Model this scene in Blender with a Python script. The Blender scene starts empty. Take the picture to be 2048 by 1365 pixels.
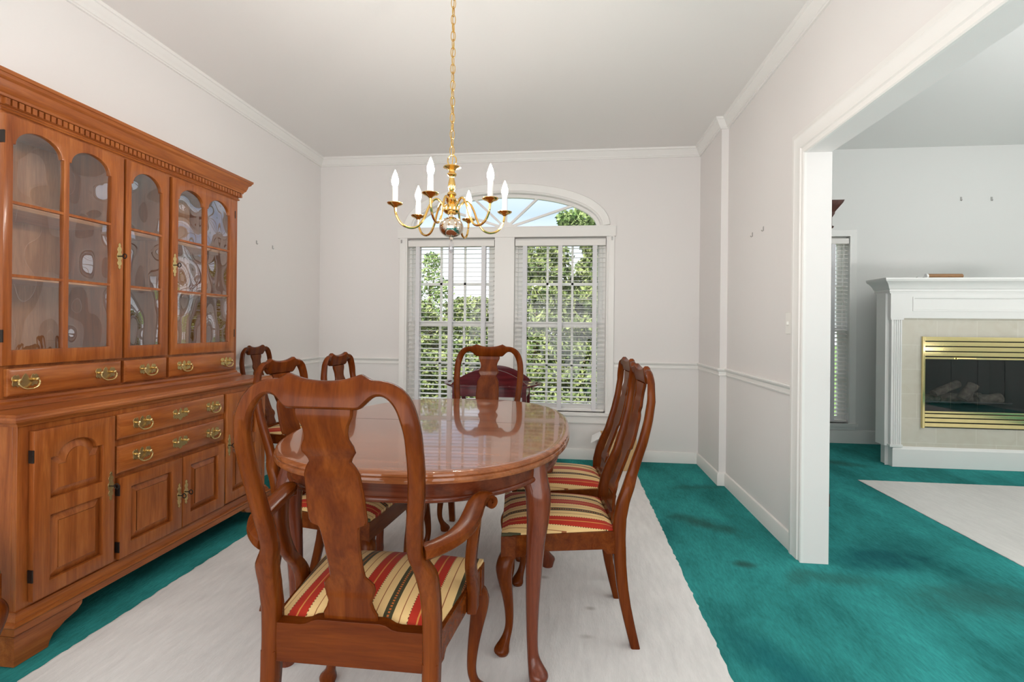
import bpy, math, random
from mathutils import Vector, Matrix
R = math.radians
sc = bpy.context.scene
COL = sc.collection
random.seed(7)

# ------------------------------------------------------------------ camera
CAM_H = 1.135
F_PX, YAW, ROLL, CY = 1005.0, -0.1114, 0.0097, 656.6
fw = Vector((math.sin(YAW), math.cos(YAW), 0))
rt = Vector((math.cos(YAW), -math.sin(YAW), 0))
up = Vector((0, 0, 1))
rt2 = rt * math.cos(ROLL) + up * math.sin(ROLL)
up2 = up * math.cos(ROLL) - rt * math.sin(ROLL)
cam = bpy.data.cameras.new('camera')
cam.sensor_width = 36.0
cam.sensor_fit = 'HORIZONTAL'
cam.lens = 36.0 * F_PX / 2048.0
cam.shift_y = -(682.5 - CY) / 2048.0
cam.clip_start = 0.02
cam.clip_end = 300
co = bpy.data.objects.new('camera', cam)
m = Matrix((rt2, up2, -fw)).transposed().to_4x4()
m.translation = Vector((0, 0, CAM_H))
co.matrix_world = m
COL.objects.link(co)
sc.camera = co

# ------------------------------------------------------------------ exposure
sc.view_settings.view_transform = 'Standard'
sc.view_settings.look = 'None'
sc.view_settings.exposure = 0.08
sc.view_settings.gamma = 1.0
sc.view_settings.use_curve_mapping = False
sc.cycles.max_bounces = 10
sc.cycles.diffuse_bounces = 6
sc.cycles.glossy_bounces = 4
sc.cycles.transparent_max_bounces = 12
sc.cycles.sample_clamp_indirect = 6.0
sc.cycles.caustics_reflective = False
sc.cycles.caustics_refractive = False

# ------------------------------------------------------------------ world (hazy bright sky)
w = bpy.data.worlds.new('sky')
sc.world = w
w.use_nodes = True
nt = w.node_tree
nt.nodes.clear()
o_ = nt.nodes.new('ShaderNodeOutputWorld')
b_ = nt.nodes.new('ShaderNodeBackground')
tc = nt.nodes.new('ShaderNodeTexCoord')
sx = nt.nodes.new('ShaderNodeSeparateXYZ')
cr = nt.nodes.new('ShaderNodeValToRGB')
cr.color_ramp.elements[0].position = 0.0
cr.color_ramp.elements[0].color = (1.35, 1.38, 1.42, 1)
cr.color_ramp.elements[1].position = 1.0
cr.color_ramp.elements[1].color = (2.2, 2.35, 2.6, 1)
for pz, c in ((0.12, (1.15, 1.22, 1.30)), (0.22, (0.58, 0.74, 0.98)), (0.34, (1.0, 1.1, 1.25)), (0.5, (1.9, 2.0, 2.15))):
    e = cr.color_ramp.elements.new(pz); e.color = (*c, 1)
nt.links.new(tc.outputs['Generated'], sx.inputs[0])
nt.links.new(sx.outputs['Z'], cr.inputs[0])
nt.links.new(cr.outputs[0], b_.inputs[0])
b_.inputs[1].default_value = 1.15
nt.links.new(b_.outputs[0], o_.inputs[0])

# ------------------------------------------------------------------ sun and added fill lamps out of view
def light(name, kind, loc, rot, energy, size=None, size_y=None, color=(1, 1, 1)):
    l = bpy.data.lights.new(name, kind)
    l.energy = energy
    l.color = color
    if kind == 'AREA':
        l.shape = 'RECTANGLE'; l.size = size; l.size_y = size_y
    if kind == 'SUN':
        l.angle = R(1.0)
    ob = bpy.data.objects.new(name, l)
    ob.location = loc
    ob.rotation_euler = rot
    COL.objects.link(ob)
    return ob
light('sun', 'SUN', (0, 0, 20), (R(38), R(12), R(-20)), 9.0, color=(1.0, 0.95, 0.86))
# added fill lamps outside the view: one behind the camera, two facing the ceilings
light('ceiling_bounce_fill', 'AREA', (-0.30, -0.30, 0.95), (R(180), 0, 0), 16, 2.2, 1.3, (1.0, 0.985, 0.995))
light('fill_behind_camera', 'AREA', (-0.5, -1.08, 0.95), (R(86), 0, 0), 58, 3.0, 1.7, (0.985, 0.985, 1.0))
light('living_bounce_fill', 'AREA', (4.1, 1.2, 0.9), (R(180), 0, 0), 150, 1.6, 1.6, (1.0, 0.975, 0.97))

# ------------------------------------------------------------------ materials
def nmat(name):
    m = bpy.data.materials.new(name)
    m.use_nodes = True
    nt = m.node_tree
    return m, nt, nt.nodes['Principled BSDF']
def mat(name, col, rough=0.5, metal=0.0, spec=0.5, coat=0.0, noise=0.0, nscale=40.0, bump=0.0, bscale=200.0):
    m, nt, p = nmat(name)
    p.inputs['Base Color'].default_value = (*col, 1)
    p.inputs['Roughness'].default_value = rough
    p.inputs['Metallic'].default_value = metal
    p.inputs['Specular IOR Level'].default_value = spec
    p.inputs['Coat Weight'].default_value = coat
    p.inputs['Coat Roughness'].default_value = 0.08
    tcn = nt.nodes.new('ShaderNodeTexCoord')
    if noise:
        n = nt.nodes.new('ShaderNodeTexNoise'); n.inputs['Scale'].default_value = nscale
        n.inputs['Detail'].default_value = 4
        r = nt.nodes.new('ShaderNodeValToRGB')
        r.color_ramp.elements[0].position = 0.3; r.color_ramp.elements[1].position = 0.7
        r.color_ramp.elements[0].color = (*[c * (1 - noise) for c in col], 1)
        r.color_ramp.elements[1].color = (*[min(1, c * (1 + noise)) for c in col], 1)
        nt.links.new(tcn.outputs['Object'], n.inputs['Vector'])
        nt.links.new(n.outputs['Fac'], r.inputs[0]); nt.links.new(r.outputs[0], p.inputs['Base Color'])
    if bump:
        n = nt.nodes.new('ShaderNodeTexNoise'); n.inputs['Scale'].default_value = bscale
        n.inputs['Detail'].default_value = 3
        bn = nt.nodes.new('ShaderNodeBump'); bn.inputs['Strength'].default_value = bump
        bn.inputs['Distance'].default_value = 0.01
        nt.links.new(tcn.outputs['Object'], n.inputs['Vector'])
        nt.links.new(n.outputs['Fac'], bn.inputs['Height']); nt.links.new(bn.outputs[0], p.inputs['Normal'])
    return m
def wood(name, dark, mid, light_, axis='z', rough=0.30, coat=0.08, coat_ior=1.5, coat_rough=0.12, spec=0.3):
    m, nt, p = nmat(name)
    tcn = nt.nodes.new('ShaderNodeTexCoord')
    mp = nt.nodes.new('ShaderNodeMapping')
    s = {'x': (1.1, 14, 14), 'y': (14, 1.1, 14), 'z': (14, 14, 1.1)}[axis]
    mp.inputs['Scale'].default_value = s
    n = nt.nodes.new('ShaderNodeTexNoise')
    n.inputs['Scale'].default_value = 1.6; n.inputs['Detail'].default_value = 6
    n.inputs['Roughness'].default_value = 0.62; n.inputs['Distortion'].default_value = 0.9
    r = nt.nodes.new('ShaderNodeValToRGB')
    r.color_ramp.elements[0].position = 0.28; r.color_ramp.elements[0].color = (*dark, 1)
    r.color_ramp.elements[1].position = 0.75; r.color_ramp.elements[1].color = (*light_, 1)
    e = r.color_ramp.elements.new(0.52); e.color = (*mid, 1)
    mp2 = nt.nodes.new('ShaderNodeMapping')
    mp2.inputs['Scale'].default_value = tuple(v * 7 for v in s)
    n2 = nt.nodes.new('ShaderNodeTexNoise'); n2.inputs['Scale'].default_value = 2.0; n2.inputs['Detail'].default_value = 3
    mx = nt.nodes.new('ShaderNodeMix'); mx.data_type = 'RGBA'; mx.blend_type = 'MULTIPLY'
    mx.inputs['Factor'].default_value = 0.3
    nt.links.new(tcn.outputs['Object'], mp.inputs[0]); nt.links.new(mp.outputs[0], n.inputs['Vector'])
    nt.links.new(tcn.outputs['Object'], mp2.inputs[0]); nt.links.new(mp2.outputs[0], n2.inputs['Vector'])
    nt.links.new(n.outputs['Fac'], r.inputs[0])
    r2 = nt.nodes.new('ShaderNodeValToRGB'); r2.color_ramp.elements[0].position = 0.35; r2.color_ramp.elements[1].position = 0.6
    r2.color_ramp.elements[0].color = (0.55, 0.5, 0.45, 1)
    nt.links.new(n2.outputs['Fac'], r2.inputs[0])
    nt.links.new(r.outputs[0], mx.inputs['A']); nt.links.new(r2.outputs[0], mx.inputs['B'])
    nt.links.new(mx.outputs['Result'], p.inputs['Base Color'])
    p.inputs['Roughness'].default_value = rough
    p.inputs['Specular IOR Level'].default_value = spec
    p.inputs['Coat Weight'].default_value = coat
    p.inputs['Coat Roughness'].default_value = coat_rough
    p.inputs['Coat IOR'].default_value = coat_ior
    return m
CH = ((0.075, 0.0125, 0.0015), (0.126, 0.026, 0.003), (0.192, 0.048, 0.007))
CB = ((0.20, 0.045, 0.008), (0.315, 0.088, 0.018), (0.44, 0.145, 0.036))
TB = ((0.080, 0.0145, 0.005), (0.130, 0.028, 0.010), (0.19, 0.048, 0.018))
TT = ((0.17, 0.048, 0.014), (0.26, 0.080, 0.026), (0.34, 0.118, 0.042))  # same wood as the legs, lightened to carry the reflection on the top
wood_ch = {a: wood('chair_wood_' + a, *CH, axis=a, rough=0.27, coat=0.05, coat_rough=0.08, spec=0.12) for a in 'xyz'}
wood_cb = {a: wood('cabinet_wood_' + a, *CB, axis=a, rough=0.3, coat=0.3, coat_rough=0.13) for a in 'xyz'}
wood_in = {a: wood('brightened_interior_wood_' + a, (0.46, 0.20, 0.085), (0.58, 0.28, 0.13), (0.68, 0.36, 0.18), axis=a, rough=0.5, coat=0.0) for a in 'yz'}  # hutch interior wood, colour brightened to stand in for light inside
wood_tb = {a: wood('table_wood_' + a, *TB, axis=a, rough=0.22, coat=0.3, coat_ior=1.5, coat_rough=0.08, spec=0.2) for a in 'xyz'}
wood_top = wood('table_wood_painted_sheen', *TT, axis='x', rough=0.2, coat=0.72, coat_ior=1.5, coat_rough=0.04, spec=0.1)
wood_tray = wood('tray_mahogany', (0.045, 0.004, 0.006), (0.10, 0.010, 0.014), (0.15, 0.018, 0.02), axis='x', rough=0.2, coat=0.4)
wood_dark = wood('dark_cabinet_wood', (0.035, 0.010, 0.006), (0.06, 0.017, 0.010), (0.09, 0.028, 0.015), axis='z')
M_wall = mat('white_wall_paint', (0.79, 0.76, 0.745), 0.75, spec=0.25, bump=0.02, bscale=300)
M_ceil = mat('white_ceiling_paint', (0.81, 0.785, 0.765), 0.85, spec=0.15)
M_lwall = mat('living_wall_paint', (0.74, 0.745, 0.73), 0.8, spec=0.2)
M_trim = mat('white_trim_gloss', (0.82, 0.80, 0.775), 0.4, spec=0.4)
M_mantel = mat('mantel_white', (0.82, 0.82, 0.80), 0.4, spec=0.4)
M_blind = mat('blind_white', (0.80, 0.775, 0.745), 0.45, spec=0.3)
M_tape = mat('blind_tape', (0.74, 0.735, 0.755), 0.9, spec=0.1, noise=0.04, nscale=300)
M_brass = mat('brass_polished', (0.78, 0.50, 0.16), 0.12, 1.0)
M_pull = mat('brass_antique', (0.66, 0.49, 0.22), 0.27, 1.0)
M_fbrass = mat('brass_bright', (0.86, 0.72, 0.36), 0.1, 1.0)
M_silver = mat('chandelier_ball_metal', (0.72, 0.62, 0.52), 0.06, 1.0)
M_iron = mat('dark_iron', (0.03, 0.022, 0.018), 0.45, 0.6)
M_black = mat('black_metal', (0.012, 0.012, 0.013), 0.5)
M_firebox = mat('firebox_lining', (0.10, 0.10, 0.10), 0.8)
M_log = mat('ceramic_log', (0.52, 0.44, 0.34), 0.9, noise=0.4, nscale=30, bump=0.6, bscale=60)
M_candle = mat('candle_sleeve', (0.86, 0.82, 0.76), 0.5)
M_switch = mat('switch_plastic', (0.86, 0.84, 0.80), 0.35)
M_steel = mat('grey_hook_metal', (0.45, 0.44, 0.43), 0.35, 0.8)
M_paper = mat('white_paper', (0.92, 0.92, 0.92), 0.8)
M_kraft = mat('kraft_cardboard', (0.62, 0.40, 0.19), 0.85, noise=0.08)
M_tube = mat('brown_tube_card', (0.33, 0.18, 0.085), 0.7, noise=0.1, nscale=15)
M_bark = mat('bark', (0.16, 0.11, 0.07), 0.95, noise=0.3)
M_lawn = mat('lawn', (0.09, 0.17, 0.03), 0.95, noise=0.35, nscale=6)

# candle bulbs give off light
M_bulb, nt, p = nmat('bulb_glow')
p.inputs['Base Color'].default_value = (1, 0.95, 0.85, 1)
p.inputs['Emission Color'].default_value = (1.0, 0.94, 0.86, 1)
p.inputs['Emission Strength'].default_value = 400.0

# window glass: lets light through, keeps a Fresnel reflection
def glass(name, tint=(1, 1, 1), bump=None, ior=1.45, dark=0.0, gloss=(1, 1, 1), rough=0.0):
    m = bpy.data.materials.new(name); m.use_nodes = True
    nt = m.node_tree; nt.nodes.clear()
    out = nt.nodes.new('ShaderNodeOutputMaterial')
    tr = nt.nodes.new('ShaderNodeBsdfTransparent'); tr.inputs[0].default_value = (*tint, 1)
    gl = nt.nodes.new('ShaderNodeBsdfGlossy'); gl.inputs['Roughness'].default_value = rough
    gl.inputs['Color'].default_value = (*gloss, 1)
    fr = nt.nodes.new('ShaderNodeFresnel'); fr.inputs['IOR'].default_value = ior
    mx = nt.nodes.new('ShaderNodeMixShader')
    ge = nt.nodes.new('ShaderNodeNewGeometry'); k1 = nt.nodes.new('ShaderNodeMath'); k1.operation = 'SUBTRACT'; k1.inputs[0].default_value = 1.0
    k2 = nt.nodes.new('ShaderNodeMath'); k2.operation = 'MULTIPLY'
    nt.links.new(ge.outputs['Backfacing'], k1.inputs[1]); nt.links.new(k1.outputs[0], k2.inputs[0]); nt.links.new(fr.outputs[0], k2.inputs[1])
    nt.links.new(k2.outputs[0], mx.inputs[0]); nt.links.new(tr.outputs[0], mx.inputs[1]); nt.links.new(gl.outputs[0], mx.inputs[2])
    nt.links.new(mx.outputs[0], out.inputs[0])
    if bump:
        tcn = nt.nodes.new('ShaderNodeTexCoord')
        n = nt.nodes.new('ShaderNodeTexNoise'); n.inputs['Scale'].default_value = bump[0]; n.inputs['Detail'].default_value = 0.0
        bn = nt.nodes.new('ShaderNodeBump'); bn.inputs['Strength'].default_value = 1.0; bn.inputs['Distance'].default_value = bump[1]
        nt.links.new(tcn.outputs['Object'], n.inputs['Vector']); nt.links.new(n.outputs['Fac'], bn.inputs['Height'])
        nt.links.new(bn.outputs[0], gl.inputs['Normal']); nt.links.new(bn.outputs[0], fr.inputs['Normal'])
    return m
M_glass = glass('window_glass')
M_wavy = glass('wavy_cabinet_glass', bump=(6.5, 0.022), ior=2.6)
M_fglass = glass('smoked_fire_glass', tint=(0.60, 0.60, 0.61), ior=1.6)
M_crystal = glass('clear_drop_glass', tint=(0.86, 0.86, 0.88), ior=2.2)

# striped upholstery: stripes run front to back, repeat 0.15 m across the seat
def stripes():
    m, nt, p = nmat('striped_upholstery')
    tcn = nt.nodes.new('ShaderNodeTexCoord'); s = nt.nodes.new('ShaderNodeSeparateXYZ')
    nt.links.new(tcn.outputs['Object'], s.inputs[0])
    def mth(op, a, b=None):
        n = nt.nodes.new('ShaderNodeMath'); n.operation = op
        for i, q in enumerate((a, b)):
            if q is None: continue
            if isinstance(q, (int, float)): n.inputs[i].default_value = q
            else: nt.links.new(q, n.inputs[i])
        return n.outputs[0]
    u = mth('FRACT', mth('ADD', mth('DIVIDE', s.outputs['X'], 0.15), 10.5))
    r = nt.nodes.new('ShaderNodeValToRGB'); r.color_ramp.interpolation = 'CONSTANT'
    cream = (0.78, 0.53, 0.235); red = (0.44, 0.028, 0.012); gold = (0.62, 0.25, 0.06); olive = (0.055, 0.05, 0.022); line = (0.30, 0.10, 0.035); org = (0.60, 0.16, 0.03)
    # u: 0.5 is the middle of the red band, 0/1 the middle of the olive band
    seq = [(0.0, org), (0.018, olive), (0.075, cream), (0.20, line), (0.218, cream), (0.333, olive), (0.347, red),
           (0.487, gold), (0.513, red), (0.653, olive), (0.667, cream), (0.782, line), (0.80, cream), (0.925, olive), (0.982, org)]
    el = r.color_ramp.elements
    el[0].position = 0.0; el[0].color = (*seq[0][1], 1)
    el[1].position = seq[1][0]; el[1].color = (*seq[1][1], 1)
    for pz, c in seq[2:]:
        e = el.new(pz); e.color = (*c, 1)
    nt.links.new(u, r.inputs[0])
    # little dashes along the red band's dark edges and the olive band's orange line
    dash = mth('GREATER_THAN', mth('FRACT', mth('DIVIDE', s.outputs['Y'], 0.009)), 0.5)
    a = mth('ABSOLUTE', mth('SUBTRACT', u, 0.5))
    edge = mth('MULTIPLY', mth('GREATER_THAN', a, 0.151), mth('LESS_THAN', a, 0.170))
    mid = mth('GREATER_THAN', a, 0.482)
    k1 = mth('MULTIPLY', edge, dash); k2 = mth('MULTIPLY', mid, dash)
    m1 = nt.nodes.new('ShaderNodeMix'); m1.data_type = 'RGBA'; m1.inputs['B'].default_value = (*cream, 1)
    nt.links.new(k1, m1.inputs['Factor']); nt.links.new(r.outputs[0], m1.inputs['A'])
    m2 = nt.nodes.new('ShaderNodeMix'); m2.data_type = 'RGBA'; m2.inputs['B'].default_value = (*olive, 1)
    nt.links.new(k2, m2.inputs['Factor']); nt.links.new(m1.outputs['Result'], m2.inputs['A'])
    nt.links.new(m2.outputs['Result'], p.inputs['Base Color'])
    p.inputs['Roughness'].default_value = 0.55
    p.inputs['Sheen Weight'].default_value = 0.05
    p.inputs['Specular IOR Level'].default_value = 0.2
    n = nt.nodes.new('ShaderNodeTexNoise'); n.inputs['Scale'].default_value = 900
    bn = nt.nodes.new('ShaderNodeBump'); bn.inputs['Strength'].default_value = 0.15; bn.inputs['Distance'].default_value = 0.002
    nt.links.new(tcn.outputs['Object'], n.inputs['Vector']); nt.links.new(n.outputs['Fac'], bn.inputs['Height']); nt.links.new(bn.outputs[0], p.inputs['Normal'])
    return m
M_stripe = stripes()

def carpet(name, col, var, stains=None, fine=90.0, bump=0.5, streak=-50.0, lowc=0.55):
    m, nt, p = nmat(name)
    tcn = nt.nodes.new('ShaderNodeTexCoord')
    n1 = nt.nodes.new('ShaderNodeTexNoise'); n1.inputs['Scale'].default_value = 2.2; n1.inputs['Detail'].default_value = 8; n1.inputs['Roughness'].default_value = 0.65
    r1 = nt.nodes.new('ShaderNodeValToRGB')
    r1.color_ramp.elements[0].position = 0.30; r1.color_ramp.elements[1].position = 0.68
    r1.color_ramp.elements[0].color = (*[c * (1 - var) for c in col], 1)
    r1.color_ramp.elements[1].color = (*[c * (1 + var) for c in col], 1)
    mp = nt.nodes.new('ShaderNodeMapping'); mp.inputs['Scale'].default_value = (1.0, 0.45, 1.0); mp.inputs['Rotation'].default_value = (0, 0, R(-40))
    nt.links.new(tcn.outputs['Object'], mp.inputs[0]); nt.links.new(mp.outputs[0], n1.inputs['Vector'])
    nt.links.new(n1.outputs['Fac'], r1.inputs[0])
    n2 = nt.nodes.new('ShaderNodeTexNoise'); n2.inputs['Scale'].default_value = fine; n2.inputs['Detail'].default_value = 5; n2.inputs['Roughness'].default_value = 0.7
    r2 = nt.nodes.new('ShaderNodeValToRGB'); r2.color_ramp.elements[0].position = 0.3; r2.color_ramp.elements[1].position = 0.65
    r2.color_ramp.elements[0].color = (lowc, lowc, lowc, 1)
    mps = nt.nodes.new('ShaderNodeMapping'); mps.inputs['Scale'].default_value = (1.0, 0.22, 1.0); mps.inputs['Rotation'].default_value = (0, 0, R(streak))
    nt.links.new(tcn.outputs['Object'], mps.inputs[0])
    mx = nt.nodes.new('ShaderNodeMix'); mx.data_type = 'RGBA'; mx.blend_type = 'MULTIPLY'; mx.inputs['Factor'].default_value = 0.75
    nt.links.new(mps.outputs[0], n2.inputs['Vector']); nt.links.new(n2.outputs['Fac'], r2.inputs[0])
    nt.links.new(r1.outputs[0], mx.inputs['A']); nt.links.new(r2.outputs[0], mx.inputs['B'])
    last = mx.outputs['Result']
    if stains:
        for (x, y, rad, ang, ax, c, amt) in stains:
            mp = nt.nodes.new('ShaderNodeMapping'); mp.vector_type = 'TEXTURE'
            mp.inputs['Location'].default_value = (x, y, 0); mp.inputs['Rotation'].default_value = (0, 0, R(ang)); mp.inputs['Scale'].default_value = (rad, rad * ax, 1)
            ln = nt.nodes.new('ShaderNodeVectorMath'); ln.operation = 'LENGTH'
            nn = nt.nodes.new('ShaderNodeTexNoise'); nn.inputs['Scale'].default_value = 9; nn.inputs['Detail'].default_value = 4
            ad = nt.nodes.new('ShaderNodeMath'); ad.operation = 'ADD'
            rr = nt.nodes.new('ShaderNodeMapRange'); rr.inputs['From Min'].default_value = 1.6; rr.inputs['From Max'].default_value = 0.55
            rr.inputs['To Min'].default_value = 0.0; rr.inputs['To Max'].default_value = amt; rr.interpolation_type = 'SMOOTHSTEP'
            mm = nt.nodes.new('ShaderNodeMix'); mm.data_type = 'RGBA'; mm.inputs['B'].default_value = (*c, 1)
            nt.links.new(tcn.outputs['Object'], mp.inputs[0]); nt.links.new(mp.outputs[0], ln.inputs[0])
            nt.links.new(tcn.outputs['Object'], nn.inputs['Vector'])
            nt.links.new(ln.outputs['Value'], ad.inputs[0]); nt.links.new(nn.outputs['Fac'], ad.inputs[1])
            nt.links.new(ad.outputs[0], rr.inputs['Value']); nt.links.new(rr.outputs[0], mm.inputs['Factor'])
            nt.links.new(last, mm.inputs['A']); last = mm.outputs['Result']
    nt.links.new(last, p.inputs['Base Color'])
    p.inputs['Roughness'].default_value = 0.95
    p.inputs['Specular IOR Level'].default_value = 0.05
    bn = nt.nodes.new('ShaderNodeBump'); bn.inputs['Strength'].default_value = bump; bn.inputs['Distance'].default_value = 0.02
    ad = nt.nodes.new('ShaderNodeMath'); ad.operation = 'ADD'
    n3 = nt.nodes.new('ShaderNodeTexNoise'); n3.inputs['Scale'].default_value = 5; n3.inputs['Detail'].default_value = 3
    nt.links.new(tcn.outputs['Object'], n3.inputs['Vector'])
    nt.links.new(n2.outputs['Fac'], ad.inputs[0]); nt.links.new(n3.outputs['Fac'], ad.inputs[1])
    nt.links.new(ad.outputs[0], bn.inputs['Height']); nt.links.new(bn.outputs[0], p.inputs['Normal'])
    return m
DIRT = (0.030, 0.035, 0.018)
M_green = carpet('green_carpet', (0.040, 0.300, 0.290), 0.5, [
    (0.80, 3.05, 0.30, -35, 0.40, DIRT, 0.60), (0.86, 2.55, 0.09, 0, 0.6, DIRT, 0.65), (1.06, 2.45, 0.18, 60, 0.4, DIRT, 0.35),
    (1.75, 2.35, 0.45, 15, 0.45, DIRT, 0.50), (1.55, 2.72, 0.34, 20, 0.6, (0.004, 0.04, 0.06), 0.6), (1.25, 2.45, .25, 0, .4, DIRT, .4), (.75, 1.75, .35, -60, .4, (0.004, 0.09, 0.11), .5),
    (2.35, 4.6, 0.25, -30, 0.5, DIRT, 0.5), (0.95, 3.75, 0.3, 10, 0.25, DIRT, 0.35)])
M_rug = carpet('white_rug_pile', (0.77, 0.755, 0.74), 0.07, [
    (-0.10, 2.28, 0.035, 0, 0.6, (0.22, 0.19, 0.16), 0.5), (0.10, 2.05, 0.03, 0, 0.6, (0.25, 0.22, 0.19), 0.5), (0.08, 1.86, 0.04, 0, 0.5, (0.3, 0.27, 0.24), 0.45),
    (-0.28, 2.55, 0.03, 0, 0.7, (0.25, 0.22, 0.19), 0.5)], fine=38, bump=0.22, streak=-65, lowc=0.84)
M_lrug = carpet('white_inlay_pile', (0.72, 0.715, 0.69), 0.06, [(3.2, 3.45, 0.045, 30, 0.3, (0.15, 0.15, 0.15), 0.8), (2.6, 2.95, 0.02, 0, 0.6, (0.2, 0.2, 0.2), 0.7)], fine=38, bump=0.22, streak=-65, lowc=0.88)

def tile_mat():
    m, nt, p = nmat('cream_marble_tile')
    tcn = nt.nodes.new('ShaderNodeTexCoord')
    mp = nt.nodes.new('ShaderNodeMapping'); mp.inputs['Rotation'].default_value = (R(-90), 0, 0)
    br = nt.nodes.new('ShaderNodeTexBrick'); br.offset = 0.5; br.inputs['Scale'].default_value = 1.0
    br.inputs['Brick Width'].default_value = 0.305; br.inputs['Row Height'].default_value = 0.205; br.inputs['Mortar Size'].default_value = 0.0022
    br.inputs['Color1'].default_value = (0.63, 0.60, 0.51, 1); br.inputs['Color2'].default_value = (0.66, 0.63, 0.55, 1); br.inputs['Mortar'].default_value = (0.72, 0.70, 0.62, 1)
    n = nt.nodes.new('ShaderNodeTexNoise'); n.inputs['Scale'].default_value = 7; n.inputs['Detail'].default_value = 6; n.inputs['Distortion'].default_value = 1.2
    r = nt.nodes.new('ShaderNodeValToRGB'); r.color_ramp.elements[0].position = 0.3; r.color_ramp.elements[1].position = 0.7
    r.color_ramp.elements[0].color = (0.93, 0.91, 0.88, 1)
    mx = nt.nodes.new('ShaderNodeMix'); mx.data_type = 'RGBA'; mx.blend_type = 'MULTIPLY'; mx.inputs['Factor'].default_value = 1
    nt.links.new(tcn.outputs['Object'], mp.inputs[0]); nt.links.new(mp.outputs[0], br.inputs['Vector'])
    nt.links.new(tcn.outputs['Object'], n.inputs['Vector']); nt.links.new(n.outputs['Fac'], r.inputs[0])
    nt.links.new(br.outputs['Color'], mx.inputs['A']); nt.links.new(r.outputs[0], mx.inputs['B'])
    nt.links.new(mx.outputs['Result'], p.inputs['Base Color']); p.inputs['Roughness'].default_value = 0.35
    return m
M_tile = tile_mat()

def leafmat(name, c1, c2):
    m, nt, p = nmat(name)
    tcn = nt.nodes.new('ShaderNodeTexCoord')
    n = nt.nodes.new('ShaderNodeTexNoise'); n.inputs['Scale'].default_value = 5; n.inputs['Detail'].default_value = 5
    r = nt.nodes.new('ShaderNodeValToRGB'); r.color_ramp.elements[0].position = 0.35; r.color_ramp.elements[1].position = 0.65
    r.color_ramp.elements[0].color = (*c1, 1); r.color_ramp.elements[1].color = (*c2, 1)
    nt.links.new(tcn.outputs['Object'], n.inputs['Vector']); nt.links.new(n.outputs['Fac'], r.inputs[0]); nt.links.new(r.outputs[0], p.inputs['Base Color'])
    p.inputs['Roughness'].default_value = 0.7
    p.inputs['Specular IOR Level'].default_value = 0.2
    return m
M_leaf = leafmat('hedge_leaves', (0.06, 0.10, 0.03), (0.25, 0.29, 0.11))
M_leaf2 = leafmat('tree_leaves', (0.10, 0.18, 0.05), (0.30, 0.38, 0.15))

# ------------------------------------------------------------------ mesh helpers
class MB:
    def __init__(s): s.v = []; s.f = []
    def add(s, vs, fs):
        n = len(s.v); s.v += [tuple(p) for p in vs]; s.f += [tuple(i + n for i in f) for f in fs]
        return s
    def box(s, x0, x1, y0, y1, z0, z1):
        x0, x1 = min(x0, x1), max(x0, x1); y0, y1 = min(y0, y1), max(y0, y1); z0, z1 = min(z0, z1), max(z0, z1)
        return s.add([(x0, y0, z0), (x1, y0, z0), (x1, y1, z0), (x0, y1, z0), (x0, y0, z1), (x1, y0, z1), (x1, y1, z1), (x0, y1, z1)],
                     [(3, 2, 1, 0), (4, 5, 6, 7), (0, 1, 5, 4), (1, 2, 6, 5), (2, 3, 7, 6), (3, 0, 4, 7)])
    def loft(s, rings, closed=True, caps=True):
        n = len(rings[0]); vs = [p for r in rings for p in r]; fs = []
        for i in range(len(rings) - 1):
            for j in range(n if closed else n - 1):
                k = (j + 1) % n
                fs.append((i * n + j, i * n + k, (i + 1) * n + k, (i + 1) * n + j))
        if caps and closed:
            fs.append(tuple(range(n - 1, -1, -1))); fs.append(tuple((len(rings) - 1) * n + j for j in range(n)))
        return s.add(vs, fs)
    def tube(s, path, r, n=10, closed=False, flat=1.0, upv=(0, 0, 1)):
        P = [Vector(p) for p in path]; rings = []
        L = len(P)
        for i, p in enumerate(P):
            a = P[(i - 1) % L] if (closed or i > 0) else p
            b = P[(i + 1) % L] if (closed or i < L - 1) else p
            t = (b - a).normalized()
            u = Vector(upv)
            if abs(t.dot(u)) > 0.95: u = Vector((0.3, 1, 0)).normalized()
            x = t.cross(u).normalized(); y = x.cross(t).normalized()
            rr = r[i] if isinstance(r, (list, tuple)) else r
            rings.append([p + x * math.cos(2 * math.pi * k / n) * rr + y * math.sin(2 * math.pi * k / n) * rr * flat for k in range(n)])
        if closed: rings.append(rings[0])
        return s.loft(rings, True, not closed)
    def lathe(s, prof, c=(0, 0, 0), n=20):
        rings = [[(c[0] + r * math.cos(2 * math.pi * k / n), c[1] + r * math.sin(2 * math.pi * k / n), c[2] + z) for k in range(n)] for r, z in prof]
        return s.loft(rings, True, True)
    def build(s, name, mt, parent=None, bevel=0.0, segs=2, smooth=True, angle=35):
        off = parent['_off'] if parent is not None and '_off' in parent else (0, 0, 0)
        me = bpy.data.meshes.new(name)
        me.from_pydata([(p[0] - off[0], p[1] - off[1], p[2] - off[2]) for p in s.v], [], s.f)
        import bmesh
        bm = bmesh.new(); bm.from_mesh(me); bmesh.ops.recalc_face_normals(bm, faces=bm.faces); bm.to_mesh(me); bm.free()
        if smooth:
            for q in me.polygons: q.use_smooth = True
            me.set_sharp_from_angle(angle=R(angle))
        me.materials.append(mt)
        ob = bpy.data.objects.new(name, me); COL.objects.link(ob)
        if parent is not None:
            ob.parent = parent
            if '_off' in parent: ob['_off'] = parent['_off']
        if bevel:
            md = ob.modifiers.new('bevel', 'BEVEL'); md.width = bevel; md.segments = segs; md.limit_method = 'ANGLE'; md.angle_limit = R(40)
            md.harden_normals = True
        return ob

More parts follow.
